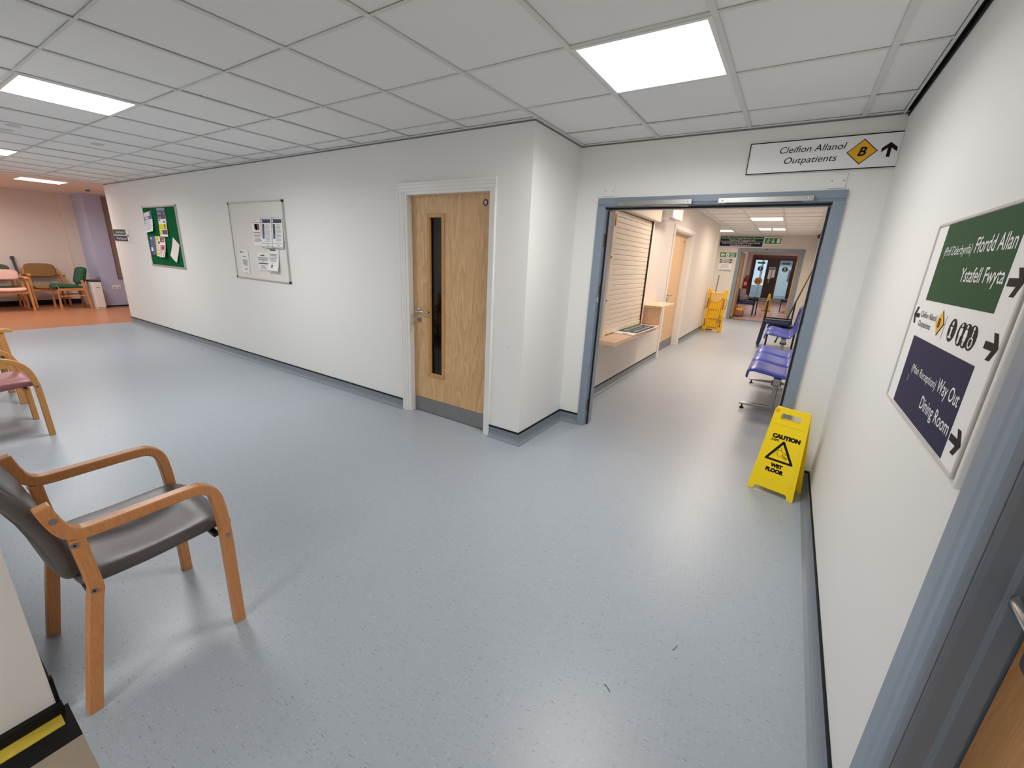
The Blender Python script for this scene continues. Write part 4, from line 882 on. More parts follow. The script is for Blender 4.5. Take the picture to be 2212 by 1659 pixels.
# scuffs on the wall end
t = tag(B().box(-1.802,-1.799,Y1-0.0012,Y1+0.001,0.80,0.806).box(-1.788,-1.786,Y1-0.0012,Y1+0.001,0.808,0.82).build('wall_scuff', m_pdark), 'tiny dark scuff marks on the white wall beside the oak door', 'scuff')

# ------------------------------------------------------------------ caution sign
ca = math.atan2(-0.078, 0.281)
t = thing('caution_sign', 'yellow folding caution wet floor sign standing at the doorway', 'floor sign', (0.152, 3.172, 0), (0, 0, ca))
SH, SB = 0.60, 0.19; lean = math.atan2(SB/2, SH)
fr = bpy.data.objects.new('tmp_frame', None)
def sign_panel(flip):
    hb, ht = 0.143, 0.100
    outer = [(-hb,0),(-hb+0.036,0),(-hb+0.040,0.022),(-hb+0.050,0.034),(hb-0.050,0.034),(hb-0.040,0.022),(hb-0.036,0),(hb,0),(ht+0.004,0.592),(ht-0.002,0.604),(ht-0.016,0.609),(-ht+0.016,0.609),(-ht+0.002,0.604),(-ht-0.004,0.592)]
    hole = rrect(-0.060, 0.060, 0.528, 0.570, 0.010)
    return [outer, hole]
M = Matrix.Rotation(PI/2 - lean, 4, 'X')
pf = shape('front_panel', sign_panel(0), m_yel, t, -0.006, 0.012); pf.matrix_local = M
Mr = Matrix.Translation((0, SB, 0)) @ Matrix.Rotation(PI, 4, 'Z') @ M
pr = shape('rear_panel', sign_panel(0), m_yel, t, -0.006, 0.012); pr.matrix_local = Mr
for p_ in (pf, pr):
    md = p_.modifiers.new('edge', 'BEVEL'); md.width = 0.003; md.segments = 2; md.limit_method = 'ANGLE'
shape('raised_face', [[(-0.117,0.088),(0.117,0.088),(0.096,0.455),(-0.096,0.455)]], m_yel, pf, 0.006, 0.0015)
shape('raised_face', [[(-0.103,0.492),(0.103,0.492),(0.098,0.496),(-0.098,0.496)]], m_yel, pf, 0.006, 0.0025)
for s in (-1, 1): B().tube([(s*0.085-0.012, 0.606, -0.008), (s*0.085+0.012, 0.606, -0.008)], 0.006, 8).build('hinge', m_yel, pf)
zt = 0.0072
text('CAUTION', m_ink, pf, -0.077, 0.090, 0.398, 0.025, zt, 0, 0.085)
text('SIR', m_ink, pf, -0.084, -0.030, 0.375, 0.015, zt, 0.35, 0.03)
text('WET', m_ink, pf, -0.040, 0.034, 0.196, 0.022, zt, 0, 0.09); text('FLOOR', m_ink, pf, -0.062, 0.050, 0.158, 0.024, zt, 0, 0.09)
def rtri(cx, y0, w_, h_, r):
    P = [(cx-w_/2,y0),(cx+w_/2,y0),(cx,y0+h_)]; o = []
    for i in range(3):
        p = Vector(P[i]); a = (Vector(P[i-1])-p).normalized(); c = (Vector(P[(i+1)%3])-p).normalized()
        for k in range(6):
            u = k/5; q0, q1 = p+a*r, p+c*r; o.append(tuple((1-u)**2*q0 + 2*u*(1-u)*p + u*u*q1))
    return o
shape('pictogram', [rtri(0.0, 0.236, 0.182, 0.158, 0.016), rtri(0.0, 0.2505, 0.130, 0.113, 0.005)], m_ink, pf, zt)
shape('pictogram', [circle(-0.010, 0.327, 0.0115), circle(-0.010, 0.327, 0.0088)], m_ink, pf, zt)
for pth in ([(-0.018,0.318),(-0.042,0.302),(-0.046,0.297),(-0.040,0.295),(-0.022,0.303),(-0.016,0.282),(-0.010,0.276),(0.004,0.281),(0.036,0.262),(0.041,0.264),(0.038,0.270),(0.010,0.288),(0.008,0.293)],
            [(-0.002,0.316),(0.012,0.312),(0.038,0.302),(0.040,0.298),(0.034,0.296),(0.012,0.302),(0.008,0.294),(0.042,0.280),(0.046,0.276),(0.043,0.273),(0.012,0.286)]):
    shape('pictogram', [stroke(pth, 0.0026)], m_ink, pf, zt)
ring = shape('maker_mark', [circle(-0.086, 0.582, 0.0125), circle(-0.086, 0.582, 0.0105)], m_mark, pf, 0.0062)
shape('maker_mark', [stroke([(-0.094,0.586),(-0.086,0.584),(-0.078,0.587)], 0.003)], m_mark, pf, 0.0062); shape('maker_mark', [stroke([(-0.094,0.578),(-0.086,0.580),(-0.078,0.577)], 0.003)], m_mark, pf, 0.0062)

# ------------------------------------------------------------------ chairs
def bentwood_frame(t, m, W2, arm_path, rear_path, th=0.036, mw=0.040, bolts=()):
    for s in (-1, 1):
        a, c = s*W2, s*(W2-mw)
        f = B().strip(arm_path, th, 'x', min(a,c), max(a,c)).build('arm_and_front_leg', m, t, 0.004, seg=2)
        r = B().strip(rear_path, th, 'x', min(a,c), max(a,c)).build('rear_leg', m, t, 0.004, seg=2)
        for (y, z) in bolts:
            B().tube([(s*(W2-0.001),y,z),(s*(W2+0.002),y,z)], 0.009, 14).build('bolt', m_steelp, r)
            B().tube([(s*(W2+0.0015),y,z),(s*(W2+0.0026),y,z)], 0.004, 6).build('bolt', m_blackp, r)
def smooth_path(pts, n=4):
    o = []
    for i in range(len(pts)-1):
        p0, p1, p2, p3 = (Vector(pts[max(i-1,0)]), Vector(pts[i]), Vector(pts[i+1]), Vector(pts[min(i+2,len(pts)-1)]))
        for k in range(n):
            u = k/n; o.append(tuple(0.5*((2*p1)+(p2-p0)*u+(2*p0-5*p1+4*p2-p3)*u*u+(3*p1-p0-3*p2+p3)*u**3)))
    o.append(tuple(pts[-1])); return o
# foreground armchair
CHX, CHW = -1.900, 0.270
t = thing('armchair', 'beech framed armchair with charcoal vinyl seat and back, standing at the wall corner', 'armchair', (CHX, 0, 0))
ap = smooth_path([(0.150,0.752),(0.163,0.700),(0.178,0.662),(0.200,0.641),(0.240,0.634),(0.36,0.636),(0.490,0.638),(0.532,0.630),(0.560,0.602),(0.572,0.550),(0.579,0.44),(0.578,0.22),(0.576,0.0)], 5)
rp = [(0.132,0.0),(0.170,0.22),(0.203,0.40),(0.211,0.432),(0.210,0.465),(0.203,0.56),(0.200,0.622)]
bentwood_frame(t, m_beech, CHW, ap, rp, bolts=((0.203,0.435),(0.190,0.608)))
for s in (-1, 1):
    fr_ = [c for c in t.children if c.name.startswith('arm_and_front_leg')][0 if s < 0 else 1]
    for y, z in ((0.163,0.705),(0.580,0.415)):
        B().tube([(s*(CHW-0.001),y,z),(s*(CHW+0.002),y,z)], 0.009, 14).build('bolt', m_steelp, fr_)
def seat_fn(x, y, h):
    yy = y + 0.405; dip = -0.020*math.cos(min(1, abs(x)/0.21)*PI/2) * math.cos(min(1, abs(y)/0.2)*PI/2)
    nose = -0.03*max(0, (y-0.14)/0.09)**2; rise = 0.012*max(0, min(1, (y+0.05)/0.2))
    return (x, yy, 0.440 + dip + nose + rise + h)
B().cushion(0.450, 0.455, 0.056, seat_fn, 22, 22, 4.5, 0.12).build('seat', m_gvinyl, t, smooth=True)
BKP = [(0.40,0.200),(0.45,0.190),(0.50,0.176),(0.60,0.158),(0.68,0.138),(0.757,0.110),(0.85,0.066),(0.93,0.02)]
def back_fn(x, v, h):
    z = 0.655 + v
    i = max(k for k in range(len(BKP)-1) if BKP[k][0] <= z or k == 0); f = (z-BKP[i][0])/(BKP[i+1][0]-BKP[i][0])
    y = BKP[i][1]*(1-f) + BKP[i+1][1]*f - 0.012*(1-(abs(x)/0.22)**2)
    return (x, y + h*0.95, z + h*0.28)
B().cushion(0.440, 0.440, 0.056, back_fn, 20, 28, 5.0, 0.26).build('backrest', m_gvinyl, t, smooth=True)
B().box(-CHW+0.04, CHW-0.04, 0.548, 0.566, 0.404, 0.420).build('cross_rail', m_blackp, t)
B().box(-CHW+0.04, CHW-0.04, 0.195, 0.220, 0.390, 0.415).build('cross_rail', m_blackp, t)
# red arched chair
t = thing('armchair', 'honey beech chair with arched arms and a dusty red seat', 'armchair', (-4.865, 0, 0))
ap = smooth_path([(0.06,0.60),(0.20,0.622),(0.40,0.622),(0.475,0.608),(0.530,0.575),(0.566,0.520),(0.586,0.43),(0.592,0.33),(0.595,0.17),(0.597,0.0)], 5)
rp = smooth_path([(0.13,0.0),(0.15,0.25),(0.155,0.45),(0.12,0.66),(0.085,0.85)], 4)
bentwood_frame(t, m_beech_y, 0.275, ap, rp, 0.034, 0.040, bolts=((0.586,0.400),))
B().cushion(0.455, 0.50, 0.058, lambda x, y, h: (x, y+0.375, 0.405 - 0.02*math.cos(min(1,abs(x)/0.21)*PI/2) + 0.02*(y/0.25) - 0.035*max(0,(y-0.17)/0.08)**2 + h), 20, 20, 4.5, 0.15).build('seat', m_rvinyl, t, smooth=True)
B().cushion(0.45, 0.36, 0.05, lambda x, v, h: (x, 0.125-0.25*v*0.5+h, 0.66+v), 14, 14, 4.0, 0.3).build('backrest', m_rvinyl, t, smooth=True)
B().box(-0.235,0.235,0.53,0.55,0.345,0.375).build('cross_rail', m_beech_y, t)
# generic straight-legged waiting-room chair, faces +y
def easy_chair(label, loc, rz, m_w, m_s, m_b=None, W2=0.27, D=0.50, seat_z=0.43, back_top=0.85, back_bot=0.55, arms=True, arm_z=0.65, seat_t=0.06, back_t=0.06, rails=True, low_rails=False, group=None, posts_top=None, cat='armchair'):
    t = thing('armchair' if arms else 'easy_chair', label, cat if arms else 'chair', loc, (0,0,rz), group)
    pt = posts_top or (back_top-0.10)
    for s in (-1, 1):
        x0, x1 = (s*W2, s*(W2-0.035))
        B().strip([(D,0),(D-0.01,seat_z),(D-0.02, arm_z-0.01 if arms else seat_z-0.035)], 0.045, 'x', min(x0,x1), max(x0,x1)).build('front_leg', m_w, t, 0.004)
        B().strip([(0.0,0),(0.03,seat_z),(-0.02,pt)] if arms else [(-0.03,0),(0.035,pt)], 0.045, 'x', min(x0,x1), max(x0,x1)).build('rear_leg', m_w, t, 0.004)
        B().strip([(0.03,seat_z-0.055),(D-0.01,seat_z-0.055)], 0.05, 'x', min(x0,x1)+0.004*(s<0), max(x0,x1)-0.004*(s>0)).build('side_rail', m_w, t, 0.003)
        if low_rails: B().strip([(0.02,seat_z-0.19),(D-0.005,seat_z-0.19)], 0.022, 'x', min(x0,x1)+0.008, max(x0,x1)-0.008).build('side_rail', m_w, t, 0.003)
        if arms: B().strip(smooth_path([(-0.03,arm_z-0.01),(0.1,arm_z-0.005),(0.3,arm_z+0.008),(D+0.015,arm_z+0.004),(D+0.04,arm_z-0.012)],3), 0.028, 'x', min(x0,x1)-0.012, max(x0,x1)+0.012).build('armrest', m_w, t, 0.006)
    B().box(-W2+0.035, W2-0.035, D-0.03, D-0.005, seat_z-0.085, seat_z-0.035).build('front_rail', m_w, t, 0.003)
    B().box(-W2+0.035, W2-0.035, 0.03, 0.055, seat_z-0.085, seat_z-0.035).build('rear_rail', m_w, t, 0.003)
    B().cushion(2*W2-0.075, D+0.03, seat_t, lambda x, y, h: (x, y+D/2+0.025, seat_z + 0.022*(y/(D/2)) - 0.012*math.cos(min(1,abs(x)/W2)*PI/2) - 0.03*max(0,(y-D*0.36)/(D*0.16))**2 + h), 16, 16, 4.5, 0.15).build('seat', m_s, t, smooth=True)
    hb = back_top-back_bot
    B().cushion(2*W2-0.075, hb, back_t, lambda x, v, h: (x, 0.055 - 0.28*(v+hb/2) - 0.02*(1-(x/W2)**2) + h, (back_top+back_bot)/2 + v), 16, 14, 4.0, 0.32).build('backrest', m_b or m_s, t, smooth=True)
    return t
easy_chair('honey wood armchair with blue grey seat and flat arms, behind the dusty red chair', (-5.95, 0.13, 0), 0, m_beech_y, m_bgvinyl, W2=0.275, D=0.49, seat_z=0.42, arm_z=0.672)
RZX = -PI/2    # facing +x
easy_chair('wooden armchair with pale pink seat and back on the orange floor', (-13.42, 1.66, 0), RZX, m_beech_y, m_pvinyl, W2=0.275, D=0.53, seat_z=0.435, back_top=0.80, back_bot=0.60, arm_z=0.66)
easy_chair('dark green backed armchair against the pink wall behind the pale pink chair', (-13.88, 1.60, 0), RZX, m_beech_y, m_dgreen, W2=0.30, D=0.40, seat_z=0.43, back_top=0.885, back_bot=0.60, arms=False, posts_top=0.7)
easy_chair('wooden armchair with olive brown fabric back and seat against the pink wall', (-13.88, 2.30, 0), RZX, m_beech_y, m_olive, W2=0.275, D=0.46, seat_z=0.435, back_top=0.905, back_bot=0.62, arm_z=0.69)
easy_chair('low armless chair with thick bottle green cushions seen side on', (-13.07, 2.735, 0), PI, m_beech, m_green, W2=0.265, D=0.44, seat_z=0.475, back_top=0.875, back_bot=0.52, arms=False, seat_t=0.09, back_t=0.13, low_rails=True, posts_top=0.61)
# dark tube leaning in the waiting area
t = thing('walking_pole', 'dark grey tube leaning on the pink wall behind the pale pink chair', 'pole', (-13.55, 1.965, 0))
B().tube([(0.05,0,0),(-0.40,-0.012,1.00)], 0.022, 10).build('shaft', m_pole, t, smooth=True); B().box(-0.42,-0.38,-0.042,0.018,0.985,1.045).build('grip', m_pole, t, 0.006); B().tube([(0.05,0,0),(0.041,-0.001,0.022)], 0.026, 10).build('foot', m_blackp, t)
# white bin
t = thing('pedal_bin', 'slim white bin with a black lid beside the bottle green chair', 'bin', (-12.84, 2.885, 0))
b = B(); b.box(-0.20,0.20,-0.075,0.078,0.03,0.585); b.build('body', m_white, t, 0.012); B().box(-0.205,0.205,-0.08,0.083,0.583,0.61).build('lid', m_blackp, t, 0.008); B().box(-0.18,0.18,-0.07,0.07,0,0.03).build('base', m_white, t)
B().box(0.198,0.207,-0.02,0.03,0.46,0.475).build('badge', m_pgrey, t)
t = thing('pedal', '', ''); bpy.data.objects.remove(t)
# socket and board on the pier
t = thing('wall_socket', 'white double socket low on the lavender wall', 'socket', (-13.0, 3.29, 0.437), ON_X); plate('plate', -0.073, 0.073, -0.043, 0.043, 0, 0.01, m_white, t, 0.002)
for s in (-1,1): plate('switch', s*0.035-0.008, s*0.035+0.008, 0.010, 0.030, 0.01, 0.013, m_signw, t); plate('outlet', s*0.035-0.014, s*0.035+0.014, -0.028, 0.0, 0.0095, 0.0108, m_pgrey, t)
t = thing('wall_board', 'tall taupe board on the lavender wall', 'board', (-13.0, 3.345, 0.62), ON_X); plate('panel', 0, 0.9, 0, 1.74, 0, 0.025, m_panelgb, t); framed(t, 0, 0.9, 0, 1.74, 0.012, 0.02, 0.032, m_greywood)

# ------------------------------------------------------------------ corridor: shutter, counter
t = thing('roller_shutter', 'closed cream roller shutter above the beech counter', 'shutter', (CX, 0, 0))
nsl = 23; z0, z1 = 0.765, 2.02; dz = (z1-z0)/nsl
sl = B(); sl.prism([(0.024,0.0),(0.035,0.001),(0.0362,0.006),(0.0366,dz*0.5),(0.0362,dz-0.006),(0.0345,dz-0.0030),(0.024,dz-0.0026)], 'y', SHY0+0.05, SHY1-0.045)
slo = sl.build('shutter_slat', m_shut, t, 0.0)
slo.location = (0, 0, z0)
# prism 'y' takes (x,z); copies share the mesh
for k in range(1, nsl):
    o = slo.copy(); C.objects.link(o); o.parent = t; o.location = (0, 0, z0+k*dz)
B().box(0.018, 0.044, SHY0+0.05, SHY1-0.045, 0.712, 0.764).build('bottom_bar', m_shut, t, 0.004)
B().box(0.016, 0.026, SHY0+0.05, SHY1-0.045, 0.71, 2.03).build('backing', m_panelgb, t)
for y0, y1, nm in ((SHY0-0.03, SHY0+0.052, 'guide_rail'), (SHY1-0.02, SHY1+0.035, 'guide_rail')): B().box(0, 0.052, y0, y1, 0.70, 2.03).build(nm, m_shut, t, 0.003)
B().box(0.030, 0.052, SHY1-0.045, SHY1-0.02, 0.71, 2.03).build('guide_gap', m_blackp, t)  # black strip stands in for the dark gap between slats and rail
B().box(0, 0.12, SHY0-0.05, SHY1+0.05, 2.03, 2.26).build('roller_housing', m_shut, t, 0.004)
B().box(0.052, 0.060, SHY0-0.012, SHY0+0.022, 1.86, 1.975).build('lock_hasp', m_brass, t)
for z in (1.55, 1.10): B().tube([(0.052, SHY0-0.018, z), (0.060, SHY0-0.018, z)], 0.011, 10).build('rivet', m_steelp, t)
t = thing('wall_box', 'white box with small knobs high on the wall past the roller shutter', 'control box', (CX, 5.93, 2.09))
B().box(0, 0.25, 0, 0.55, 0, 0.2).build('casing', m_white, t, 0.006)
for y in (0.06, 0.16, 0.30): B().lathe([(0.012,0.0),(0.014,-0.012),(0.010,-0.022)], 12, 0.20, y).build('knob', m_chrome, t)
t = thing('counter_shelf', 'pale beech counter shelf under the roller shutter', 'counter', (CX, 0, 0))
B().box(0.0, 0.275, 4.195, 5.975, 0.658, 0.70).build('worktop', m_lam, t, 0.003); B().box(0.0, 0.02, 4.25, 5.93, 0.58, 0.658).build('wall_batten', m_white, t)
t = thing('raised_shelf', 'small raised beech shelf with upright end panel beside the counter', 'shelf', (CX, 0, 0))
B().box(0.006, 0.275, 5.93, 5.955, 0.702, 0.930).build('end_panel', m_lam, t, 0.002); B().box(0.0, 0.285, 5.90, 6.62, 0.930, 0.962).build('shelf_board', m_lam, t, 0.003)
t = thing('loose_sign', 'white edged green and navy sign lying flat on the beech counter', 'sign', (-1.525, 5.28, 0.702), (0, 0, PI/2-0.02))
plate('sign_panel', -0.50, 0.50, -0.125, 0.125, 0, 0.006, m_signw, t); plate('green_panel', -0.33, 0.46, 0.012, 0.118, 0.0055, 0.0075, m_signg, t); plate('navy_panel', -0.33, 0.46, -0.110, 0.002, 0.0055, 0.0075, m_signn, t)
g = B(); 
for x0, x1 in ((-0.26,-0.08),(-0.04,0.10),(0.13,0.38)): g.box(x0, x1, 0.045, 0.088, 0.007, 0.0086)
for x0, x1 in ((-0.28,-0.02),(0.01,0.12),(0.15,0.40)): g.box(x0, x1, -0.078, -0.034, 0.007, 0.0086)
g.build('print', m_pgrey, t); plate('slot', -0.47, -0.44, -0.05, 0.02, 0.0055, 0.0066, m_blackp, t)

# ------------------------------------------------------------------ corridor seating
def bench(label, y0, n, leg_ys):
    t = thing('beam_bench', label, 'bench', (0, y0, 0), group='blue moulded benches in the corridor')
    P = smooth_path([(-0.214,0.418),(-0.222,0.445),(-0.212,0.486),(-0.175,0.512),(-0.10,0.510),(0.0,0.492),(0.09,0.478),(0.150,0.480),(0.190,0.515),(0.215,0.60),(0.240,0.75),(0.262,0.90),(0.268,0.94)], 4)
    for k in range(n):
        yc = 0.3 + 0.60*k
        def fn(u, v, yc=yc):
            i = min(int(v*(len(P)-1)), len(P)-2); f = v*(len(P)-1)-i; x = P[i][0]*(1-f)+P[i+1][0]*f; z = P[i][1]*(1-f)+P[i+1][1]*f
            hw = 0.275 - 0.03*max(0, v-0.7) ; e = abs(2*u-1)
            return (x - 0.012*e**4*(v>0.6), yc + (2*u-1)*hw, z - 0.022*(e**8)*(1 if v < 0.6 else 0.2) )
        def off(u, v):
            i = min(int(v*(len(P)-1)), len(P)-2); d = Vector((P[i+1][0]-P[i][0], P[i+1][1]-P[i][1])).normalized()
            return (d.y*0.016, 0, -d.x*0.016)
        s = B().grid(12, 48, fn, off).build('seat_shell', m_blueseat, t, smooth=True)
        for yy in (-0.2, 0.2):
            B().tube([(-0.17,yc+yy,0.472),(-0.10,yc+yy,0.462),(0.10,yc+yy,0.442),(0.16,yc+yy,0.442)], 0.011, 8).build('support_bar', m_greymetal, s)
    L = 0.6*n
    B().box(0.035, 0.105, 0.05, L-0.05, 0.355, 0.425).build('beam', m_greymetal, t, 0.006)
    for ly in leg_ys:
        y = ly - y0
        lg = B().box(0.045, 0.095, y-0.03, y+0.03, 0.05, 0.36).build('leg', m_greymetal, t, 0.008)
        B().box(0.025, 0.115, y-0.045, y+0.045, 0.318, 0.358).build('clamp', m_blackp, lg, 0.004)
        B().prism([(-0.235,0.045),(-0.235,0.066),(0.0,0.078),(0.14,0.078),(0.30,0.060),(0.30,0.045)], 'y', y-0.028, y+0.028).build('foot_bar', m_greymetal, lg, 0.006)
        for x in (-0.205, 0.27): B().lathe([(0.022,0),(0.022,0.010),(0.008,0.018),(0.008,0.05)], 12, x, y).build('glide', m_blackp, lg)
    return t
bench('blue moulded three seat bench just inside the doorway, scratched seats', 4.93, 3, (5.18, 6.48))
bench('blue moulded two seat bench beyond the first, before the stacked chairs', 8.15, 2, (8.35, 9.15))
def metal_chair(name, label, loc, rot, m_s=m_navyf, W2=0.24, D=0.46, sz=0.44, bt=0.82):
    t = thing(name, label, 'chair', loc, rot)
    for s in (-1, 1):
        B().box(s*W2-0.012, s*W2+0.012, D-0.012, D+0.012, 0, sz-0.07).build('front_leg', m_blackm, t, 0.002)
        B().strip([(0.0,0),(0.0,sz-0.05),(-0.03,bt-0.10)], 0.024, 'x', s*W2-0.012, s*W2+0.012).build('rear_leg', m_blackm, t, 0.002)
        B().box(s*W2-0.012, s*W2+0.012, 0.0, D+0.012, sz-0.095, sz-0.07).build('side_rail', m_blackm, t)
    B().box(-W2, W2, D-0.012, D+0.012, sz-0.095, sz-0.07).build('front_rail', m_blackm, t)
    B().cushion(2*W2+0.02, D+0.03, 0.075, lambda x, y, h: (x, y+D/2+0.01, sz-0.033+h), 12, 12, 6, 0.10).build('seat', m_s, t, smooth=True)
    B().cushion(2*W2+0.02, bt-sz+0.03, 0.065, lambda x, v, h: (x, 0.012-0.10*(v+0.15)+h, (bt+sz)/2+0.01+v), 12, 12, 6, 0.12).build('backrest', m_s, t, smooth=True)
    return t
# upright chair faces -x; a second one lies upside down on its seat
metal_chair('metal_chair', 'navy padded metal chair standing under an upturned one', (0.24, 10.05, 0), (0, 0, PI/2))
metal_chair('metal_chair', 'navy padded metal chair upside down on another chair, black legs up', (-0.325, 9.98, 0.925), (PI, 0, PI/2), bt=0.87)
t = thing('long_pole', 'long dark brown pole leaning on the corridor wall by the stacked chairs', 'pole', (-0.06, 10.75, 0)); B().tube([(0,0,0),(0.412,0,1.76)], 0.014, 8).build('shaft', m_pdark2, t, smooth=True); B().tube([(0,0,0),(0.0094,0,0.04)], 0.018, 8).build('ferrule', m_blackp, t)
lc = metal_chair('metal_chair', 'navy padded chair with coat on it in the entrance lobby', (-1.41, 16.05, lobby_z(16.2)), (0, 0, -PI/2), D=0.50)
metal_chair('metal_chair', 'navy padded chair partly behind the far door frame by the entrance doors', (0.28, 17.45, lobby_z(17.6)), (0, 0, PI/2))
# coat on the lobby chair
b = B()
def coat(u, v):
    x = -1.085 + 0.345*u + 0.02*math.sin(7*v); zt_ = 0.52 + lobby_z(16.2) + 0.03*math.sin(9*u+5*v)
    if u > 0.75: return (-0.83 + 0.012*math.sin(11*v) + 0.05*(u-0.75), 15.88+0.36*v, zt_ - (u-0.75)*1.9)
    return (x, 15.88+0.36*v, zt_ + 0.03*math.sin(PI*u)*math.sin(PI*v))
b.grid(16, 10, coat, lambda u, v: (0.006, 0, -0.03) if u > 0.7 else (0,0,-0.03))
tag(b.build('coat', m_cloth, smooth=True), 'black coat hanging over the front of the lobby chair', 'coat')
t = thing('carrier_bag', 'pale grey checked bag resting on the lobby chair seat', 'bag', (-1.24, 16.02, 0.475+lobby_z(16.2)))
B().cushion(0.24, 0.26, 0.20, lambda x, y, h: (x, y, 0.075+h*0.75+0.02*math.sin(20*x)), 12, 12, 2.2, 0.2).build('body', m_bagg, t, smooth=True); B().tube([(-0.05,0,0.13),(-0.04,0,0.20),(0.03,0,0.21),(0.06,0,0.13)], 0.008, 8).build('handle', m_bagg, t, smooth=True)
t = thing('holdall', 'brown and yellow holdall on the floor beside the far door frame', 'bag', (-1.30, 15.62, lobby_z(15.62)))
B().cushion(0.34, 0.30, 0.26, lambda x, y, h: (x, y, 0.105+h*0.8), 14, 14, 2.5, 0.2).build('body', m_bagc, t, smooth=True); B().cushion(0.22, 0.2, 0.12, lambda x, y, h: (x+0.03, y-0.02, 0.225+h), 10, 10, 2.5, 0.2).build('top_pouch', m_yel2, t, smooth=True)
B().tube([(-0.1,-0.1,0.2),(-0.06,-0.12,0.30),(0.06,-0.12,0.30),(0.1,-0.1,0.2)], 0.01, 8).build('handle', m_bagc, t, smooth=True)
# yellow cone in the lobby
t = thing('floor_cone', 'slim yellow warning cone standing in the entrance lobby', 'cone', (-0.57, 17.5, lobby_z(17.5)+0.012))
B().lathe([(0.095,0.02),(0.085,0.06),(0.045,0.48),(0.030,0.56),(0.018,0.575)], 20).build('cone_body', m_yel2, t, smooth=True); B().box(-0.15,0.15,-0.15,0.15,0,0.022).build('base', m_yel2, t, 0.006)
t = thing('paper_cup', 'small pink and white paper cup on the lobby floor', 'cup', (-0.40, 16.6, lobby_z(16.6)+0.004)); B().lathe([(0.03,0),(0.042,0.11)], 14).build('cup_body', m_pinkp, t); B().lathe([(0.044,0.108),(0.044,0.116)], 14).build('rim', m_paper, t)
# fire extinguisher on the lobby wall
t = thing('fire_extinguisher', 'red fire extinguisher hung on the lobby wall', 'fire extinguisher', (-1.50, 18.9, 0.80))
B().lathe([(0.07,0),(0.082,0.02),(0.082,0.36),(0.06,0.42),(0.026,0.44),(0.026,0.46)], 20).build('cylinder', m_red, t, smooth=True); B().box(-0.02,0.06,-0.014,0.014,0.46,0.50).build('valve', m_blackp, t); B().tube([(0.03,0,0.47),(0.11,0,0.44),(0.105,0,0.20),(0.10,0,0.12)], 0.012, 8).build('hose', m_blackp, t, smooth=True)
B().box(-0.05,0.05,-0.0845,-0.079,0.12,0.26).build('label_patch', m_porange, t); B().box(-0.10,-0.075,-0.03,0.03,0.1,0.4).build('bracket', m_steelp, t)

# ------------------------------------------------------------------ folded yellow barrier and broom
t = thing('folding_barrier', 'folded yellow plastic expanding barrier standing by the corridor wall', 'barrier', (-1.425, 11.36, 0), (0, 0, -0.12))
def end_post(x, y, s):
    b = B(); b.prism([(x-0.035,0.0),(x-0.05,0.06),(x-0.030,0.18),(x-0.030,0.86),(x-0.038,0.92),(x-0.030,1.0),(x-0.012,1.03),(x+0.018,1.02),(x+0.032,0.97),(x+0.025,0.90),(x+0.030,0.5),(x+0.040,0.18),(x+0.045,0.0),(x+0.018,0.0),(x+0.008,0.035),(x-0.010,0.035),(x-0.016,0.0)], 'y', y-0.05, y+0.05)
    o = b.build('end_post', m_yel2, t, 0.006)
    B().box(x-0.012, x+0.012, y-0.052, y-0.047, 0.55, 0.80).build('slot', m_pbrown, o); B().box(x-0.012, x+0.012, y-0.052, y-0.047, 0.12, 0.30).build('slot', m_pbrown, o)
end_post(-0.195, 0, -1); end_post(0.165, -0.02, 1)
for k in range(7):
    x = -0.135 + k*0.038
    B().box(x-0.0183, x+0.0183, -0.055 - 0.003*(k%2), 0.045, 0.05, 0.90).build('lattice_slat', m_yel2, t, 0.005)
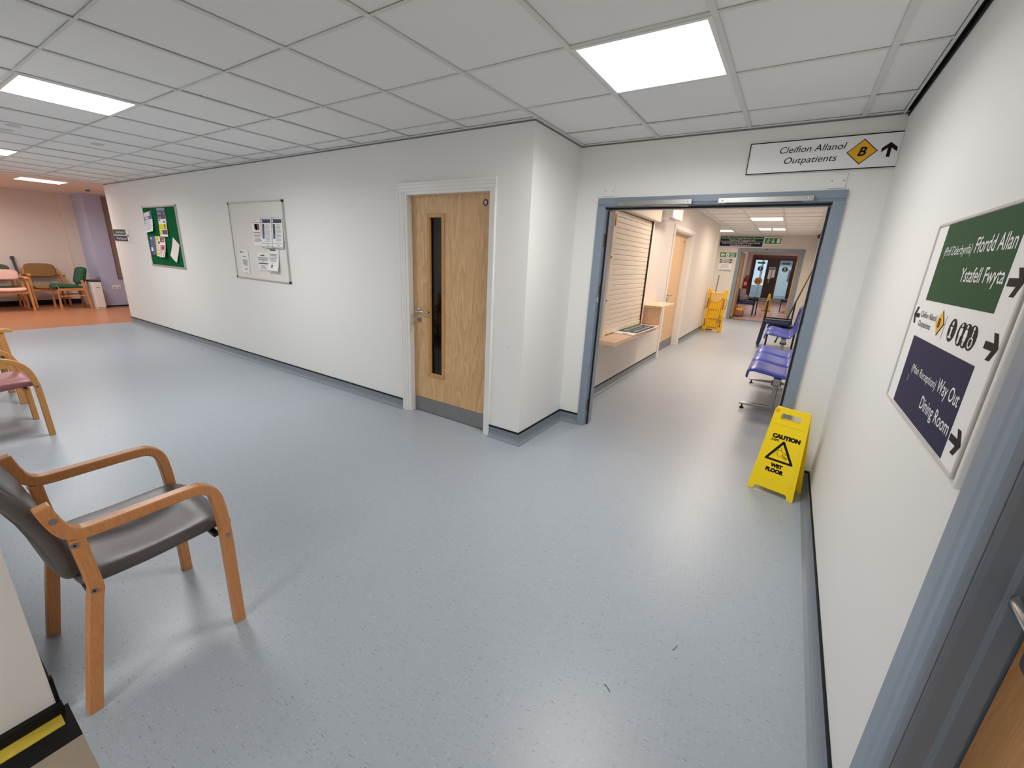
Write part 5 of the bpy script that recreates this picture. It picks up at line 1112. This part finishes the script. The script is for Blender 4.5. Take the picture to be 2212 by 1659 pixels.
for z in (0.10, 0.30, 0.52, 0.74):
    for k in range(6): B().tube([(-0.116+k*0.038,-0.064,z),(-0.116+k*0.038,-0.052,z+0.012)], 0.010, 8).build('pivot', m_pbrown, t)
B().prism([(-0.15,0.905),(0.13,0.905),(0.13,0.83),(0.06,0.735),(-0.02,0.70),(-0.15,0.75)], 'y', -0.068, -0.060).build('label_plate', m_yelpale, t)
B().box(-0.16, 0.14, -0.06, 0.05, 0.905, 0.945).build('top_rail', m_yelpale, t, 0.006)
B().tube(smooth_path([(-0.225,0.03,0.70),(-0.29,0.02,0.66),(-0.315,0.02,0.55),(-0.28,0.02,0.50),(-0.24,0.02,0.62),(-0.235,0.02,0.72)],4), 0.005, 6).build('cord', m_pdark, t, smooth=True)
B().tube(smooth_path([(0.17,-0.075,0.42),(0.15,-0.08,0.30),(0.10,-0.085,0.22),(0.09,-0.085,0.26),(0.13,-0.08,0.40)],4), 0.005, 6).build('cord', m_pdark, t, smooth=True)
B().tube(smooth_path([(0.195,-0.03,0.80),(0.225,-0.03,0.75),(0.215,-0.03,0.60),(0.20,-0.03,0.56)],4), 0.005, 6).build('cord', m_pdark, t, smooth=True)
t = thing('broom', 'broom with a thin grey brown handle standing behind the yellow barrier', 'broom', (-1.575, 11.60, 0))
B().tube([(0,0.0,0.06),(0.036,0.16,1.335)], 0.012, 10).build('handle', m_greywood, t, smooth=True); B().box(-0.06,0.10,-0.025,0.025,0.05,0.085).build('head', m_greywood, t, 0.006); B().prism([(-0.06,0.05),(0.10,0.05),(0.12,0.0),(-0.08,0.0)], 'y', -0.03, 0.03).build('bristles', m_pdark, t)['kind'] = 'stuff'

# ------------------------------------------------------------------ bits on the floor
for pts, lb in (([(-0.292,1.192),(-0.282,1.190),(-0.272,1.184),(-0.262,1.176)], 'tiny curved dark thread on the blue grey floor, the nearest one'), ([(-0.105,1.522),(-0.108,1.505),(-0.115,1.488)], 'tiny dark thread on the blue grey floor, the farther one')):
    tag(B().tube([(x, y, 0.0016) for x, y in smooth_path(pts, 4)], 0.0008, 6).build('thread', m_ink, smooth=True), lb, 'thread')
bpy.context.view_layer.update()
